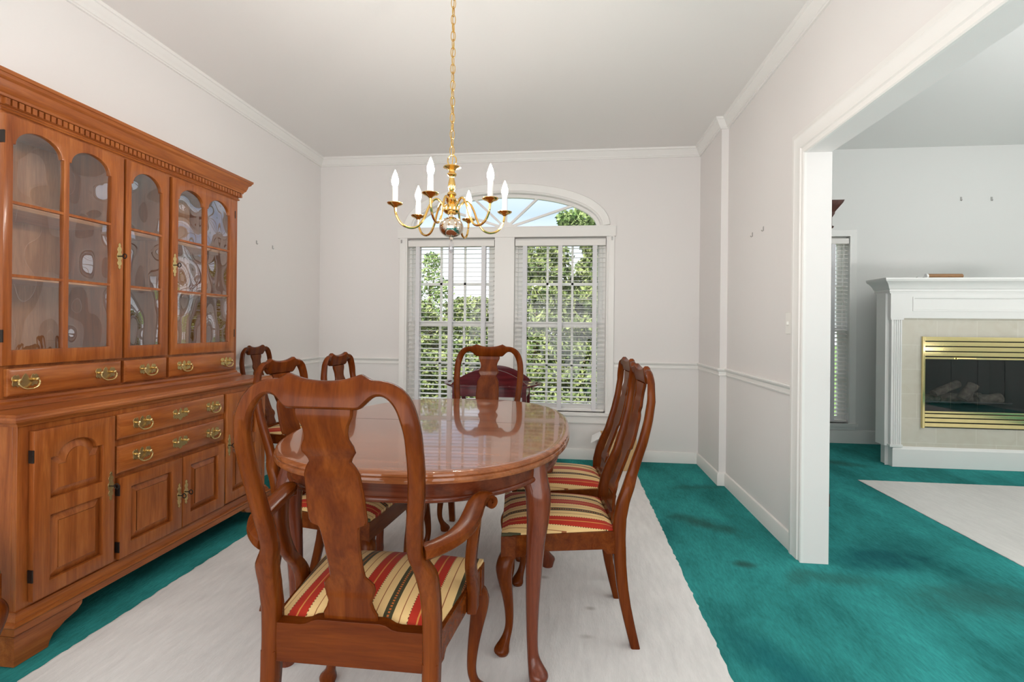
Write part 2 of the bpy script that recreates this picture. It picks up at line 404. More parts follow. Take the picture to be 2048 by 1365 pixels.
def sweep(path, prof, mp, closed=False):
    """PROF (o, t) swept along the flat polyline PATH; o is offset to the right of travel, mitred; mp(a, b, t) -> xyz."""
    P = [Vector(p) for p in path]; rings = []; L = len(P)
    for i in range(L):
        d1 = (P[i] - P[i - 1]).normalized() if (i > 0 or closed) else None
        d2 = (P[(i + 1) % L] - P[i]).normalized() if (i < L - 1 or closed) else None
        if d1 is None: d1 = d2
        if d2 is None: d2 = d1
        n1 = Vector((d1.y, -d1.x)); n2 = Vector((d2.y, -d2.x))
        nn = (n1 + n2); nn = nn / max(1e-6, nn.length); k = 1.0 / max(0.3, nn.dot(n1))
        rings.append([mp(P[i].x + nn.x * o * k, P[i].y + nn.y * o * k, t) for o, t in prof])
    if closed: rings.append(rings[0])
    return MB().loft(rings, True, not closed)

def plate(outer, holes, d0, d1, mp, bev=0.0):
    """Flat plate with holes: OUTER and HOLES are 2D outlines, the plate runs from depth d0 to d1; mp(a, b, d) -> xyz."""
    cu = bpy.data.curves.new('outline', 'CURVE'); cu.dimensions = '2D'; cu.fill_mode = 'BOTH'
    cu.extrude = abs(d1 - d0) / 2 - bev
    if bev: cu.bevel_depth = bev; cu.bevel_resolution = 1; cu.offset = -bev
    for poly in [outer] + list(holes):
        sp = cu.splines.new('POLY'); sp.points.add(len(poly) - 1); sp.use_cyclic_u = True
        for q, (a, b) in zip(sp.points, poly): q.co = (a, b, 0, 1)
    tmp = bpy.data.objects.new('outline', cu)
    me = bpy.data.meshes.new_from_object(tmp)
    mid = (d0 + d1) / 2
    mb = MB()
    # weld the shared rims
    key = {}; idx = []; vs = []
    for v in me.vertices:
        k = (round(v.co.x, 5), round(v.co.y, 5), round(v.co.z, 5))
        if k not in key: key[k] = len(vs); vs.append(mp(v.co.x, v.co.y, mid + v.co.z))
        idx.append(key[k])
    fs = []
    for q in me.polygons:
        t = [idx[i] for i in q.vertices]; t2 = []
        for i in t:
            if i not in t2: t2.append(i)
        if len(t2) > 2: fs.append(tuple(t2))
    mb.add(vs, fs)
    bpy.data.objects.remove(tmp); bpy.data.meshes.remove(me); bpy.data.curves.remove(cu)
    return mb

def empty(name, loc, label, cat, group=None, off=False):
    o = bpy.data.objects.new(name, None); COL.objects.link(o); o.location = loc
    o.empty_display_size = 0.1
    o['label'] = label; o['category'] = cat
    if group: o['group'] = group
    if off: o['_off'] = tuple(loc)
    return o
def tag(o, label, cat, group=None):
    o['label'] = label; o['category'] = cat
    if group: o['group'] = group
    return o
def S(o):
    o['kind'] = 'structure'
    return o
def settle(ob, loc):
    """give a one-mesh thing its own origin at LOC (geometry is in world space)"""
    for v in ob.data.vertices: v.co = v.co - Vector(loc)
    ob.location = loc
    return ob
def interp(tab, z):
    if z <= tab[0][0]: return tab[0][1]
    for (a, b), (c, d) in zip(tab, tab[1:]):
        if z <= c: return b + (d - b) * (z - a) / (c - a)
    return tab[-1][1]
def smooth_path(pts, k=6):
    """Catmull-Rom through pts (tuples of any length)"""
    out = []
    for i in range(len(pts) - 1):
        p0 = pts[max(0, i - 1)]; p1 = pts[i]; p2 = pts[i + 1]; p3 = pts[min(len(pts) - 1, i + 2)]
        for j in range(k):
            t = j / k
            out.append(tuple(0.5 * (2 * b + (c - a) * t + (2 * a - 5 * b + 4 * c - d) * t * t + (3 * b - a - 3 * c + d) * t ** 3) for a, b, c, d in zip(p0, p1, p2, p3)))
    out.append(tuple(pts[-1]))
    return out

# ------------------------------------------------------------------ room shell
XL, XR, XJ, YB, YJ, ZC = -2.283, 1.1025, 1.152, 4.41, 3.82, 2.677
YN = -1.2                       # how far the room is built behind the camera
XO = 1.268                      # living side of the dividing wall
ZH = 2.008; Y1, Y0 = 2.60, 0.15  # cased opening
LY, LX, LZ = 5.45, 6.5, 2.985
WXC = -0.565
S(MB().box(XL - 0.3, LX + 0.2, YN - 1.5, LY + 0.3, -0.12, 0).build('floor', M_green, smooth=False))
S(MB().box(XL - 0.12, XL, YN, YB + 0.14, 0, ZC).build('wall_left', M_wall, smooth=False))
S(MB().box(XL - 0.12, XO, YN - 0.12, YN, 0, ZC).box(XO, LX + 0.12, YN - 0.12, YN, 0, LZ).build('wall_front', M_wall, smooth=False))
S(MB().box(XL - 0.15, XO, YN, YB + 0.16, ZC, ZC + 0.33).build('ceiling', M_ceil, smooth=False))
# back wall with two sash openings and the half-ellipse transom
def ellipse(a, b, n=40, c=WXC, z=2.03):
    return [(c + a * math.cos(math.pi * k / n), z + b * math.sin(math.pi * k / n)) for k in range(n + 1)]
WL = (-1.451, -0.652); WR = (-0.478, 0.322); WZ0, WZ1 = 0.41, 1.935
holes = [[(WL[0], WZ0), (WL[1], WZ0), (WL[1], WZ1), (WL[0], WZ1)], [(WR[0], WZ0), (WR[1], WZ0), (WR[1], WZ1), (WR[0], WZ1)], ellipse(0.835, 0.30)]
XZ = lambda a, b, d: (a, d, b)
S(plate([(XL - 0.12, 0), (XO, 0), (XO, ZC), (XL - 0.12, ZC)], holes, YB, YB + 0.14, XZ).build('wall_back', M_wall, smooth=False))
wr = MB().box(XJ, XO, Y1, LY, 0, LZ).box(XR, XJ, YJ, YB, 0, ZC).box(XJ, XO, Y0, Y1, ZH, LZ).box(XJ, XO, YN, Y0, 0, LZ)
S(wr.build('wall_right', M_wall, smooth=False))
PL = lambda a, b, t: (a, b, t)
crown = [(0, 2.604), (0.012, 2.604), (0.014, 2.612), (0.020, 2.614), (0.022, 2.622), (0.030, 2.632), (0.040, 2.650), (0.046, 2.660), (0.053, 2.662), (0.055, 2.672), (0.058, 2.677), (0, 2.677)]
S(sweep([(XL, YN), (XL, YB), (XR, YB), (XR, YJ), (XJ, YJ), (XJ, YN)], crown, PL).build('trim_1', M_trim, angle=25))
rail = [(0, 0.800), (0.008, 0.800), (0.010, 0.808), (0.006, 0.812), (0.006, 0.828), (0.012, 0.836), (0.020, 0.842), (0.022, 0.850), (0.016, 0.856), (0, 0.856)]
S(sweep([(XL, YN), (XL, YB), (-1.519, YB)], rail, PL).build('trim_2', M_trim, angle=25))
S(sweep([(0.396, YB), (XR, YB), (XR, YJ), (XJ, YJ), (XJ, 2.724)], rail, PL).build('trim_3', M_trim, angle=25))
base = [(0, 0), (0.013, 0), (0.013, 0.082), (0.010, 0.090), (0.004, 0.094), (0, 0.094)]
S(sweep([(XL, YN), (XL, YB)], base, PL).build('baseboard_left', M_trim, angle=25))
S(sweep([(XL, YB), (XR, YB)], base, PL).build('baseboard_back', M_trim, angle=25))
S(sweep([(XR, YB), (XR, YJ), (XJ, YJ), (XJ, 2.724)], base, PL).build('baseboard_right', M_trim, angle=25))
# casing of the opening to the living room (dining side) with its lined jamb
case = [(0, 0), (0, 0.012), (0.006, 0.016), (0.010, 0.010), (0.030, 0.012), (0.036, 0.018), (0.085, 0.018), (0.095, 0.022), (0.118, 0.020), (0.123, 0.012), (0.123, 0)]
S(sweep([(Y0, 0), (Y0, ZH), (Y1, ZH), (Y1, 0)], [(-o, t) for o, t in case], lambda a, b, t: (XJ - t, a, b)).build('trim_4', M_trim, angle=25))

# living room
S(MB().box(XO, LX + 0.2, YN, LY + 0.2, LZ, LZ + 0.1).build('ceiling_living', M_lwall, smooth=False))
lw = (2.05, 2.83)
S(plate([(XO, 0), (LX + 0.2, 0), (LX + 0.2, LZ), (XO, LZ)], [[(lw[0], 0.20), (lw[1], 0.20), (lw[1], 2.10), (lw[0], 2.10)]], LY, LY + 0.14, XZ).build('wall_far', M_lwall, smooth=False))
S(MB().box(LX, LX + 0.12, YN, LY + 0.14, 0, LZ).build('wall_side', M_lwall, smooth=False))
S(sweep([(XO, LY), (3.15, LY)], [(o * 1.2, t * 1.42) for o, t in base], PL).build('baseboard_living', M_mantel, angle=25))
lc = [(-0.0, 0), (-0.0, 0.014), (-0.012, 0.010), (-0.035, 0.014), (-0.062, 0.02), (-0.066, 0)]
t5 = sweep([(lw[0], 0.2), (lw[0], 2.10), (lw[1], 2.10), (lw[1], 0.2)], lc, lambda a, b, t: (a, LY - t, b))
t5.box(lw[0] - 0.08, lw[1] + 0.08, LY - 0.035, LY + 0.04, 0.17, 0.20).box(lw[0] - 0.06, lw[1] + 0.06, LY - 0.016, LY, 0.135, 0.17)
S(t5.build('trim_5', M_mantel, angle=25))

# ------------------------------------------------------------------ windows
def sash_window(name, x0, x1, z0, z1, y, cols=3, rows=2, mt=M_trim):
    """double-hung sashes with muntins at depth y"""
    f = MB(); zm = (z0 + z1) / 2
    def ring(a0, a1, b0, b1, yy, wdt, dep):
        f.box(a0, a0 + wdt, yy, yy + dep, b0, b1); f.box(a1 - wdt, a1, yy, yy + dep, b0, b1)
        f.box(a0 + wdt, a1 - wdt, yy, yy + dep, b0, b0 + wdt); f.box(a0 + wdt, a1 - wdt, yy, yy + dep, b1 - wdt, b1)
    ring(x0, x1, z0, z1, y, 0.025, 0.06)
    x0 += 0.025; x1 -= 0.025; z0 += 0.02; z1 -= 0.02
    for (b0, b1, yy) in ((zm - 0.02, z1, y + 0.032), (z0, zm + 0.02, y + 0.004)):
        ring(x0, x1, b0, b1, yy, 0.042, 0.026)
        for k in range(1, cols):
            xx = x0 + 0.042 + (x1 - x0 - 0.084) * k / cols
            f.box(xx - 0.010, xx + 0.010, yy + 0.004, yy + 0.022, b0 + 0.042, b1 - 0.042)
        for k in range(1, rows):
            zz = b0 + 0.042 + (b1 - b0 - 0.084) * k / rows
            f.box(x0 + 0.042, x1 - 0.042, yy + 0.004, yy + 0.022, zz - 0.010, zz + 0.010)
    o = S(f.build(name, mt, smooth=False))
    g = MB().box(x0 + 0.04, x1 - 0.04, y + 0.044, y + 0.047, zm, z1 - 0.04).box(x0 + 0.04, x1 - 0.04, y + 0.016, y + 0.019, z0 + 0.04, zm)
    S(g.build('glass_pane', M_glass, o, smooth=False))
    return o
sash_window('window_1', WL[0], WL[1], WZ0, WZ1, YB + 0.066)
sash_window('window_2', WR[0], WR[1], WZ0, WZ1, YB + 0.066)
sash_window('window_4', lw[0], lw[1], 0.20, 2.10, LY + 0.066, mt=M_mantel)
# arched transom
f = MB()
y0, y1 = YB + 0.05, YB + 0.09
inner = ellipse(0.805, 0.272); outer = ellipse(0.835, 0.30)
f = plate(outer, [[(x, max(z, 2.032)) for x, z in inner]], y0, y1, XZ)
def bar(mb, a, b, w_, y0, y1):
    d = (Vector(b) - Vector(a)).normalized(); n = Vector((-d.y, d.x)) * w_ / 2
    q = [Vector(a) + n, Vector(a) - n, Vector(b) - n, Vector(b) + n]
    mb.add([(p.x, y0, p.y) for p in q] + [(p.x, y1, p.y) for p in q], [(0, 1, 2, 3), (7, 6, 5, 4), (0, 4, 5, 1), (1, 5, 6, 2), (2, 6, 7, 3), (3, 7, 4, 0)])
for ang in (18, 43, 90, 137, 162):
    c, s_ = math.cos(R(ang)), math.sin(R(ang))
    t = 1 / math.sqrt((c / 0.815) ** 2 + (s_ / 0.285) ** 2)
    bar(f, (WXC + 0.03 * c, 2.03 + 0.03 * s_), (WXC + t * c, 2.03 + t * s_), 0.020, y0 + 0.005, y1 - 0.005)
hub = [(WXC + 0.075 * math.cos(math.pi * k / 16), 2.03 + 0.055 * math.sin(math.pi * k / 16)) for k in range(17)]
h2 = plate(hub, [], y0 - 0.002, y1 + 0.002, XZ); f.add(h2.v, h2.f)
w3 = S(f.build('window_3', M_trim, smooth=False))
gp = plate(ellipse(0.81, 0.277), [], YB + 0.068, YB + 0.071, XZ)
S(gp.build('glass_pane', M_glass, w3, smooth=False))
# casing: sides, mullion cover, head band, arch, stool and apron
cas = MB()
cp = [(0, 0), (0, 0.010), (0.010, 0.014), (0.020, 0.012), (0.030, 0.016), (0.066, 0.020), (0.066, 0)]
t = sweep([(WL[0], 0.40), (WL[0], 1.936)], [(-o, t) for o, t in cp], lambda a, b, t: (a, YB - t, b)); cas.add(t.v, t.f)
t = sweep([(WR[1], 1.936), (WR[1], 0.40)], [(-o, t) for o, t in cp], lambda a, b, t: (a, YB - t, b)); cas.add(t.v, t.f)
cas.box(WL[1], WR[0], YB - 0.012, YB, 0.40, 1.936)
cas.box(-1.535, 0.400, YB - 0.024, YB, 1.936, 2.024).box(-1.535, 0.400, YB - 0.028, YB, 2.018, 2.028)
ac = [(0, 0), (0, 0.010), (0.012, 0.016), (0.022, 0.010), (0.040, 0.012), (0.055, 0.020), (0.085, 0.024), (0.092, 0.012), (0.092, 0)]
arch = list(reversed(ellipse(0.835, 0.30, 48)))
t = sweep(arch, [(-o * 0.9, t) for o, t in ac], lambda a, b, t: (a, YB - t, b)); cas.add(t.v, t.f)
cas.box(-1.545, 0.415, YB - 0.045, YB + 0.066, 0.385, 0.410)
cas.box(-1.52, 0.390, YB - 0.016, YB, 0.325, 0.385).box(-1.52, 0.390, YB - 0.022, YB, 0.318, 0.330)
S(cas.build('trim_6', M_trim, angle=25))

def blind(name, x0, x1, z0, z1, y, label, tapes, tilt=4, pitch=0.0407, group=None):
    root = empty(name, ((x0 + x1) / 2, y, z0), label, 'blind', group, off=True)
    MB().box(x0, x1, y - 0.034, y + 0.026, z1 - 0.055, z1).build('headrail', M_blind, root, bevel=0.003)
    sl = MB(); n = int((z1 - 0.07 - z0 - 0.03) / pitch)
    dz = math.tan(R(tilt)) * 0.024
    for k in range(n):
        z = z1 - 0.075 - k * pitch
        sl.add([(x0 + 0.004, y - 0.025, z - dz), (x1 - 0.004, y - 0.025, z - dz), (x1 - 0.004, y, z + 0.0015), (x0 + 0.004, y, z + 0.0015), (x0 + 0.004, y + 0.025, z + dz), (x1 - 0.004, y + 0.025, z + dz),
                (x0 + 0.004, y - 0.025, z - dz - 0.003), (x1 - 0.004, y - 0.025, z - dz - 0.003), (x1 - 0.004, y, z - 0.0015), (x0 + 0.004, y, z - 0.0015), (x0 + 0.004, y + 0.025, z + dz - 0.003), (x1 - 0.004, y + 0.025, z + dz - 0.003)],
               [(0, 1, 2, 3), (3, 2, 5, 4), (9, 8, 7, 6), (10, 11, 8, 9), (0, 6, 7, 1), (4, 5, 11, 10), (0, 3, 9, 6), (3, 4, 10, 9), (1, 7, 8, 2), (2, 8, 11, 5)])
    sl.build('slats', M_blind, root, smooth=False)
    MB().box(x0 + 0.004, x1 - 0.004, y - 0.024, y + 0.024, z0, z0 + 0.02).build('bottom_rail', M_blind, root, bevel=0.003)
    for tx in tapes:
        tp = MB().box(tx - 0.019, tx + 0.019, y - 0.0295, y - 0.0280, z0 + 0.004, z1 - 0.03)
        tp.box(tx - 0.019, tx + 0.019, y + 0.0275, y + 0.0285, z0 + 0.004, z1 - 0.03)
        tp.build('tape', M_tape, root, smooth=False)
    cd = MB().tube([(x1 - 0.05, y - 0.033, z1 - 0.06), (x1 - 0.05, y - 0.033, z1 - 0.62)], 0.0018, 6).lathe([(0.002, 0), (0.006, -0.01), (0.007, -0.03), (0.0, -0.032)], (x1 - 0.05, y - 0.033, z1 - 0.62), 8)
    cd.build('pull_cord', M_blind, root)
    return root
blind('window_blind', WL[0] + 0.006, WL[1] - 0.006, 0.415, 1.915, YB + 0.030, 'open white slatted blind in the sash window nearer the china cabinet', (-1.355, -1.055, -0.755))
blind('window_blind', WR[0] + 0.006, WR[1] - 0.006, 0.415, 1.915, YB + 0.030, 'open white slatted blind in the sash window beside the two right-hand chairs', (-0.385, -0.075, 0.225))
blind('window_blind', lw[0] + 0.006, lw[1] - 0.006, 0.215, 2.08, LY + 0.030, 'tall narrow white blind beside the fireplace, behind the dark cabinet edge', (2.2, 2.44, 2.68), tilt=14)

# ------------------------------------------------------------------ carpets lying on the floor
def rug(name, x0, x1, y0, y1, h, mt, label, rag=0.004, step=0.02):
    pts = []
    def edge(a, b):
        n = max(2, int((Vector(b) - Vector(a)).length / step))
        for i in range(n):
            t = i / n
            pts.append((a[0] + (b[0] - a[0]) * t + random.uniform(-rag, rag), a[1] + (b[1] - a[1]) * t + random.uniform(-rag, rag)))
    edge((x0, y0), (x1, y0)); edge((x1, y0), (x1, y1)); edge((x1, y1), (x0, y1)); edge((x0, y1), (x0, y0))
    mb = MB(); n = len(pts); cx, cy = (x0 + x1) / 2, (y0 + y1) / 2
    ins = [(p[0] + (cx - p[0]) * 0.008, p[1] + (cy - p[1]) * 0.006) for p in pts]
    mb.add([(p[0], p[1], 0.0005) for p in pts] + [(p[0], p[1], h * 0.6) for p in pts] + [(p[0], p[1], h) for p in ins],
           [(i, (i + 1) % n, n + (i + 1) % n, n + i) for i in range(n)] + [(n + i, n + (i + 1) % n, 2 * n + (i + 1) % n, 2 * n + i) for i in range(n)] + [tuple(2 * n + i for i in range(n))])
    o = mb.build(name, mt, smooth=False)
    return tag(o, label, 'rug')
RH = 0.007
rug('area_rug', -1.715, 0.540, 0.30, 4.08, RH, M_rug, 'off-white pile rug under the oval dining table and chairs')
rug('area_rug', 2.205, 5.6, 0.5, 4.10, 0.006, M_lrug, 'white carpet inlay on the living room floor before the fireplace', rag=0.002)

# ------------------------------------------------------------------ chairs
OUT = [(.215, .36), (.215, .46), (.215, .52), (.213, .57), (.203, .595), (.190, .62), (.187, .65), (.190, .70), (.195, .75), (.199, .81), (.200, .87), (.197, .915), (.191, .945), (.180, .974), (.164, .996), (.143, 1.010), (.120, 1.0165), (.100, 1.018), (.090, 1.022), (.080, 1.028), (.0755, 1.0295), (.066, 1.026), (.045, 1.0195), (.022, 1.016), (0, 1.015)]
INN = [(.177, .36), (.176, .46), (.174, .52), (.168, .57), (.162, .595), (.156, .62), (.154, .65), (.157, .70), (.162, .75), (.166, .81), (.167, .87), (.165, .905), (.160, .93), (.153, .952), (.143, .969), (.132, .980), (.122, .985), (.110, .985), (.100, .980), (.091, .972), (.083, .964), (.074, .958), (.05, .958), (.025, .958), (0, .958)]
SPL = [(.440, .067), (.455, .066), (.468, .058), (.485, .053), (.500, .058), (.515, .062), (.530, .061), (.542, .052), (.548, .043), (.580, .041), (.633, .0425), (.675, .046), (.688, .050), (.692, .066), (.70, .068), (.75, .067), (.81, .063), (.828, .056), (.840, .047), (.848, .050), (.862, .060), (.876, .058), (.890, .050), (.903, .048), (.920, .051), (.934, .058), (.945, .063), (.958, .063)]
YB_T = [(0, -.055), (.08, -.036), (.15, -.021), (.22, -.010), (.3, -.003), (.40, 0), (.46, -.003), (.52, -.014), (.625, -.050), (.72, -.078), (.80, -.095), (.87, -.104), (.94, -.102), (1.0, -.092), (1.05, -.085)]
TH_T = [(0, .032), (.3, .040), (.45, .046), (.62, .037), (.8, .030), (.95, .026), (1.05, .022)]

def make_chair(name, label, arm, group):
    root = empty(name, (0, 0, 0), label, 'chair', group)
    def sx_(x, z):                      # side chairs are narrower outside the crest's ears; the armchair narrows slightly upward
        if arm: return x * (1 + .03 * max(0, min(1, (z - .62) / .2)))
        return x if x < .08 else .08 + (x - .08) * .783
    sxk = 1.0 if arm else 0.9
    zt = 1.0 if arm else 0.993 / 1.0295 * 0.985
    def zz(z): return z if z < .43 else .43 + (z - .43) * (1.0 if arm else 0.935)
    lean = lambda z: 1.0 + (.34 * (lambda t: t * t * (3 - 2 * t))(max(0, min(1, (z - .74) / .30))) if arm else 0)
    yback = lambda z: -0.20 + interp(YB_T, z) * lean(z)
    hr = .215 if arm else .1857                     # rear outer half width
    hf = .252 if arm else .225          # front outer half width
    yf = .215 if arm else .238
    # bow of stiles and crest
    o2 = smooth_path(OUT, 3); i2 = smooth_path(INN, 3)
    rings = []
    full = [(1, a, b) for a, b in zip(o2, i2)] + [(-1, a, b) for a, b in list(zip(o2, i2))[-2::-1]]
    for sgn, (xo, zo), (xi, zi) in full:
        zo, zi = zz(zo), zz(zi)
        bow = lambda x: -0.014 * (1 - min(1, (x / 0.2)) ** 2) * max(0, min(1, (zo - .85) / .1))
        yo, yi = yback(zo) + bow(xo), yback(zi) + bow(xi)
        to, ti = interp(TH_T, zo), interp(TH_T, zi)
        xo = sx_(xo, zo); xi = sx_(xi, zi)
        e = 0.006
        d = Vector((xi - xo, zi - zo)); L = max(d.length, 1e-4); d = d / L * min(e, L * 0.3)
        ring = [(xo + d.x, yo, zo + d.y), (xo, yo + e, zo), (xo, yo + to - e, zo), (xo + d.x, yo + to, zo + d.y),
                (xi - d.x, yi + ti, zi - d.y), (xi, yi + ti - e, zi), (xi, yi + e, zi), (xi - d.x, yi, zi - d.y)]
        rings.append([(sgn * x, y, z) for x, y, z in ring])
    MB().loft(rings).build('back_frame', wood_ch['z'], root, angle=50)
    # vase splat
    rings = []
    tab = [(z, wd) for z, wd in SPL]
    zs = [SPL[0][0] + (SPL[-1][0] - SPL[0][0]) * k / 70 for k in range(71)]
    for z0_ in zs:
        wd = interp(tab, z0_) * sxk; z = zz(z0_)
        bow = -0.012 * max(0, min(1, (z - .85) / .1))
        y = yback(z) + interp(TH_T, z) * 0.62 + bow
        if z < .5: y = yback(.5) + .024 + (.5 - z) * .12
        e = .004; h = .006
        rings.append([(-wd, y - h + e, z), (-wd + e, y - h, z), (0, y - h - 0.001, z), (wd - e, y - h, z), (wd, y - h + e, z), (wd, y + h - e, z), (wd - e, y + h, z), (0, y + h - .001, z), (-wd + e, y + h, z), (-wd, y + h - e, z)])
    MB().loft(rings).build('splat', wood_ch['z'], root, angle=40)
    # seat rails
    yr = -0.195
    fr = MB()
    xi = hr - .036
    n = 24; top = []
    for k in range(n + 1):
        x = -xi + 2 * xi * k / n; a = abs(x)
        top.append((x, .427 + .014 * (1 if a < .085 * sxk else max(0, 1 - (a - .085 * sxk) / .03) ** 1.5)))
    rr = plate(top[::-1] + [(-xi, .335), (xi, .335)], [], yr, yr + .032, lambda a, b, d: (a, d, b)); fr.add(rr.v, rr.f)
    fr.box(-hf + .05, hf - .05, yf - .026, yf - .002, .335, .410)
    for sg in (-1, 1):
        def side(a, b, d, sg=sg):     # a: 0 rear..1 front
            xo = hr - .006 + (hf - .002 - hr + .006) * a
            return (sg * (xo - d), yr + .012 + (yf - .05 - yr) * a, b)
        out = [(0, .335), (0.13, .335), (0.145, .345), (0.17, .352), (0.85, .352), (0.87, .345), (0.885, .335), (1.0, .335), (1.0, .410), (0.0, .414)]
        q = plate(out, [], 0, .022, side); fr.add(q.v, q.f)
        fr.box(sg * (hf - .050), sg * hf, yf - .052, yf, .330, .408)
    fr.build('seat_frame', wood_ch['x'], root, bevel=.002)
    # cushion
    n = 16; rows = []
    for j in range(n + 1):
        v = -1 + 2 * j / n; row = []
        for i in range(n + 1):
            u = -1 + 2 * i / n
            y = (v + 1) / 2 * (yf - .002 - (yr + .033)) + yr + .033
            hw = hr - .016 + (hf - .003 - hr + .016) * (v + 1) / 2
            edge = (1 - abs(u) ** 5) * (1 - abs(v) ** 5)
            row.append((u * hw * (1 - .012 * (1 - edge) * 0), y, .417 + .016 * edge ** .5 + .024 * (1 - u * u) * (1 - v * v)))
        rows.append(row)
    cu = MB(); vs = [p for r in rows for p in r]
    cu.add(vs, [(j * (n + 1) + i, j * (n + 1) + i + 1, (j + 1) * (n + 1) + i + 1, (j + 1) * (n + 1) + i) for j in range(n) for i in range(n)])
    rim = [rows[0][i] for i in range(n + 1)] + [rows[j][n] for j in range(1, n + 1)] + [rows[n][i] for i in range(n - 1, -1, -1)] + [rows[j][0] for j in range(n - 1, 0, -1)]
    cu.loft([rim, [(x, y, .404) for x, y, z in rim]], True, False)
    cu.build('seat_cushion', M_stripe, root, angle=60)
    # legs
    for sg in (-1, 1):
        cab = [(.340, .000, .027, 4), (.325, .008, .0285, 3.4), (.300, .014, .029, 2.8), (.265, .013, .026, 2.4), (.22, .006, .0215, 2.2), (.17, -.001, .0175, 2), (.12, -.005, .0148, 2), (.085, -.004, .0138, 2), (.06, .002, .0150, 2), (.042, .010, .0185, 2), (.028, .017, .0235, 2), (.018, .020, .0265, 2), (.010, .020, .0262, 2), (.006, .019, .0235, 2), (0, .018, .021, 2)]
        cab = smooth_path(cab, 3); rings = []
        cx, cy = sg * (hf - .026), yf - .026
        for z, d, r_, nn in cab:
            ring = []
            for k in range(18):
                a = 2 * math.pi * k / 18; c, s_ = math.cos(a), math.sin(a)
                q = (abs(c) ** nn + abs(s_) ** nn) ** (-1 / nn) * r_
                ring.append((cx + sg * d + q * c, cy + d + q * s_, z))
            rings.append(ring)
        MB().loft(rings).build('front_leg', wood_ch['z'], root, angle=50)
        rings = []
        for k in range(13):
            z = .36 * (1 - k / 12); yb_ = yback(z); t = interp(TH_T, z); x1 = hr - .001 * k / 12 * 4; x0 = x1 - (.038 - .006 * k / 12); e = .004
            rings.append([(sg * x, y, z) for x, y in ((x0, yb_ + e), (x0 + e, yb_), (x1 - e, yb_), (x1, yb_ + e), (x1, yb_ + t - e), (x1 - e, yb_ + t), (x0 + e, yb_ + t), (x0, yb_ + t - e))])
        MB().loft(rings).build('rear_leg', wood_ch['z'], root, angle=50)
        if arm:
            path = smooth_path([(.186, -.225, .628), (.212, -.205, .632), (.242, -.172, .640), (.262, -.125, .650), (.267, -.070, .660), (.268, -.015, .669), (.275, .022, .673), (.286, .046, .668)], 5)
            rings = []
            for i, p in enumerate(path):
                a = Vector(path[max(0, i - 1)]); b = Vector(path[min(len(path) - 1, i + 1)]); t = (b - a).normalized()
                x = t.cross(Vector((0, 0, 1))).normalized(); y = x.cross(t).normalized()
                wx = .019 + .006 * math.sin(math.pi * i / (len(path) - 1)); wz = .017 - .003 * i / len(path)
                rg = []
                for k in range(12):
                    c, s_ = math.cos(2 * math.pi * k / 12), math.sin(2 * math.pi * k / 12)
                    q = (abs(c) ** 3 + abs(s_) ** 3) ** (-1 / 3)
                    pp = Vector(p) + x * wx * c * q + y * wz * s_ * q
                    rg.append((sg * pp.x, pp.y, pp.z))
                rings.append(rg)
            am = MB().loft(rings)
            # rolled scroll that ends the arm
            cx_, cy_, cz_ = .289, .042, .656
            dirv = Vector((.75, .66, 0)); ax = Vector((-.66, .75, 0))
            rings = []
            for k in range(20):
                a = R(110 - k * 21); rr_ = .021 - .0007 * k
                c_ = Vector((cx_, cy_, cz_)) + dirv * math.cos(a) * rr_ * .62 + Vector((0, 0, 1)) * math.sin(a) * rr_ * .62
                n_ = (dirv * math.cos(a) + Vector((0, 0, 1)) * math.sin(a))
                rings.append([(sg * q.x, q.y, q.z) for q in (c_ - ax * .020 + n_ * .007, c_ + ax * .020 + n_ * .007, c_ + ax * .020 - n_ * .007, c_ - ax * .020 - n_ * .007)])
            am.loft(rings)
            am.build('arm', wood_ch['y'], root, bevel=0.002)
            path = smooth_path([(.268, -.030, .660), (.266, -.036, .61), (.260, -.034, .56), (.253, -.012, .505), (.248, .030, .455), (.247, .052, .410), (.247, .055, .350)], 4)
            rings = []
            for i, p in enumerate(path):
                hy = .021 + .006 * abs(2 * i / len(path) - 1); hx = .013; e = .004
                x, y, z = p
                rings.append([(sg * (x + a), y + b, z) for a, b in ((-hx, -hy + e), (-hx + e, -hy), (hx - e, -hy), (hx, -hy + e), (hx, hy - e), (hx - e, hy), (-hx + e, hy), (-hx, hy - e))])
            MB().loft(rings).build('arm_post', wood_ch['z'], root, angle=50)
    return root
def copy_tree(o, parent=None):
    c = o.copy(); COL.objects.link(c); c.parent = parent
    for ch in [q for q in bpy.data.objects if q.parent == o]: copy_tree(ch, c)
    return c
def put(o, x, y, rz, label=None, z=0.0):
    o.location = (x, y, z); o.rotation_euler = (0, 0, R(rz))
    if label: o['label'] = label
    return o
GA = 'armchairs at the heads of the table'; GS = 'side chairs of the dining set'
armchair = make_chair('dining_armchair', 'cherry vase-splat armchair in front, its back to the viewer, striped seat', True, GA)
arm2 = copy_tree(armchair)
sidec = make_chair('dining_chair', 'side chair', False, GS)
sc2 = [copy_tree(sidec) for _ in range(5)]
put(armchair, -.501, 1.313, 0, z=RH)
put(arm2, -.466, 2.640, 180, 'armchair at the far head of the table, in front of the windows', z=RH)
put(sidec, -.008, 1.965, 95.5, 'striped-seat side chair nearest the opening, first on the table\'s right', z=RH)
put(sc2[0], -.004, 2.44, 96, 'side chair half hidden behind another on the right of the table', z=RH)
put(sc2[1], -.935, 2.02, -95, 'side chair on the cabinet side of the table, beside the armchair\'s crest', z=RH)
put(sc2[2], -.905, 2.52, -91, 'side chair at the table\'s far left corner, only its pale shiny top showing', z=RH)
put(sc2[3], -1.885, 3.31, -90, 'side chair standing against the left wall beyond the china cabinet', z=RH)
put(sc2[4], -1.850, 1.05, -90, 'side chair by the cabinet\'s near end, only one leg knee in view', z=RH)

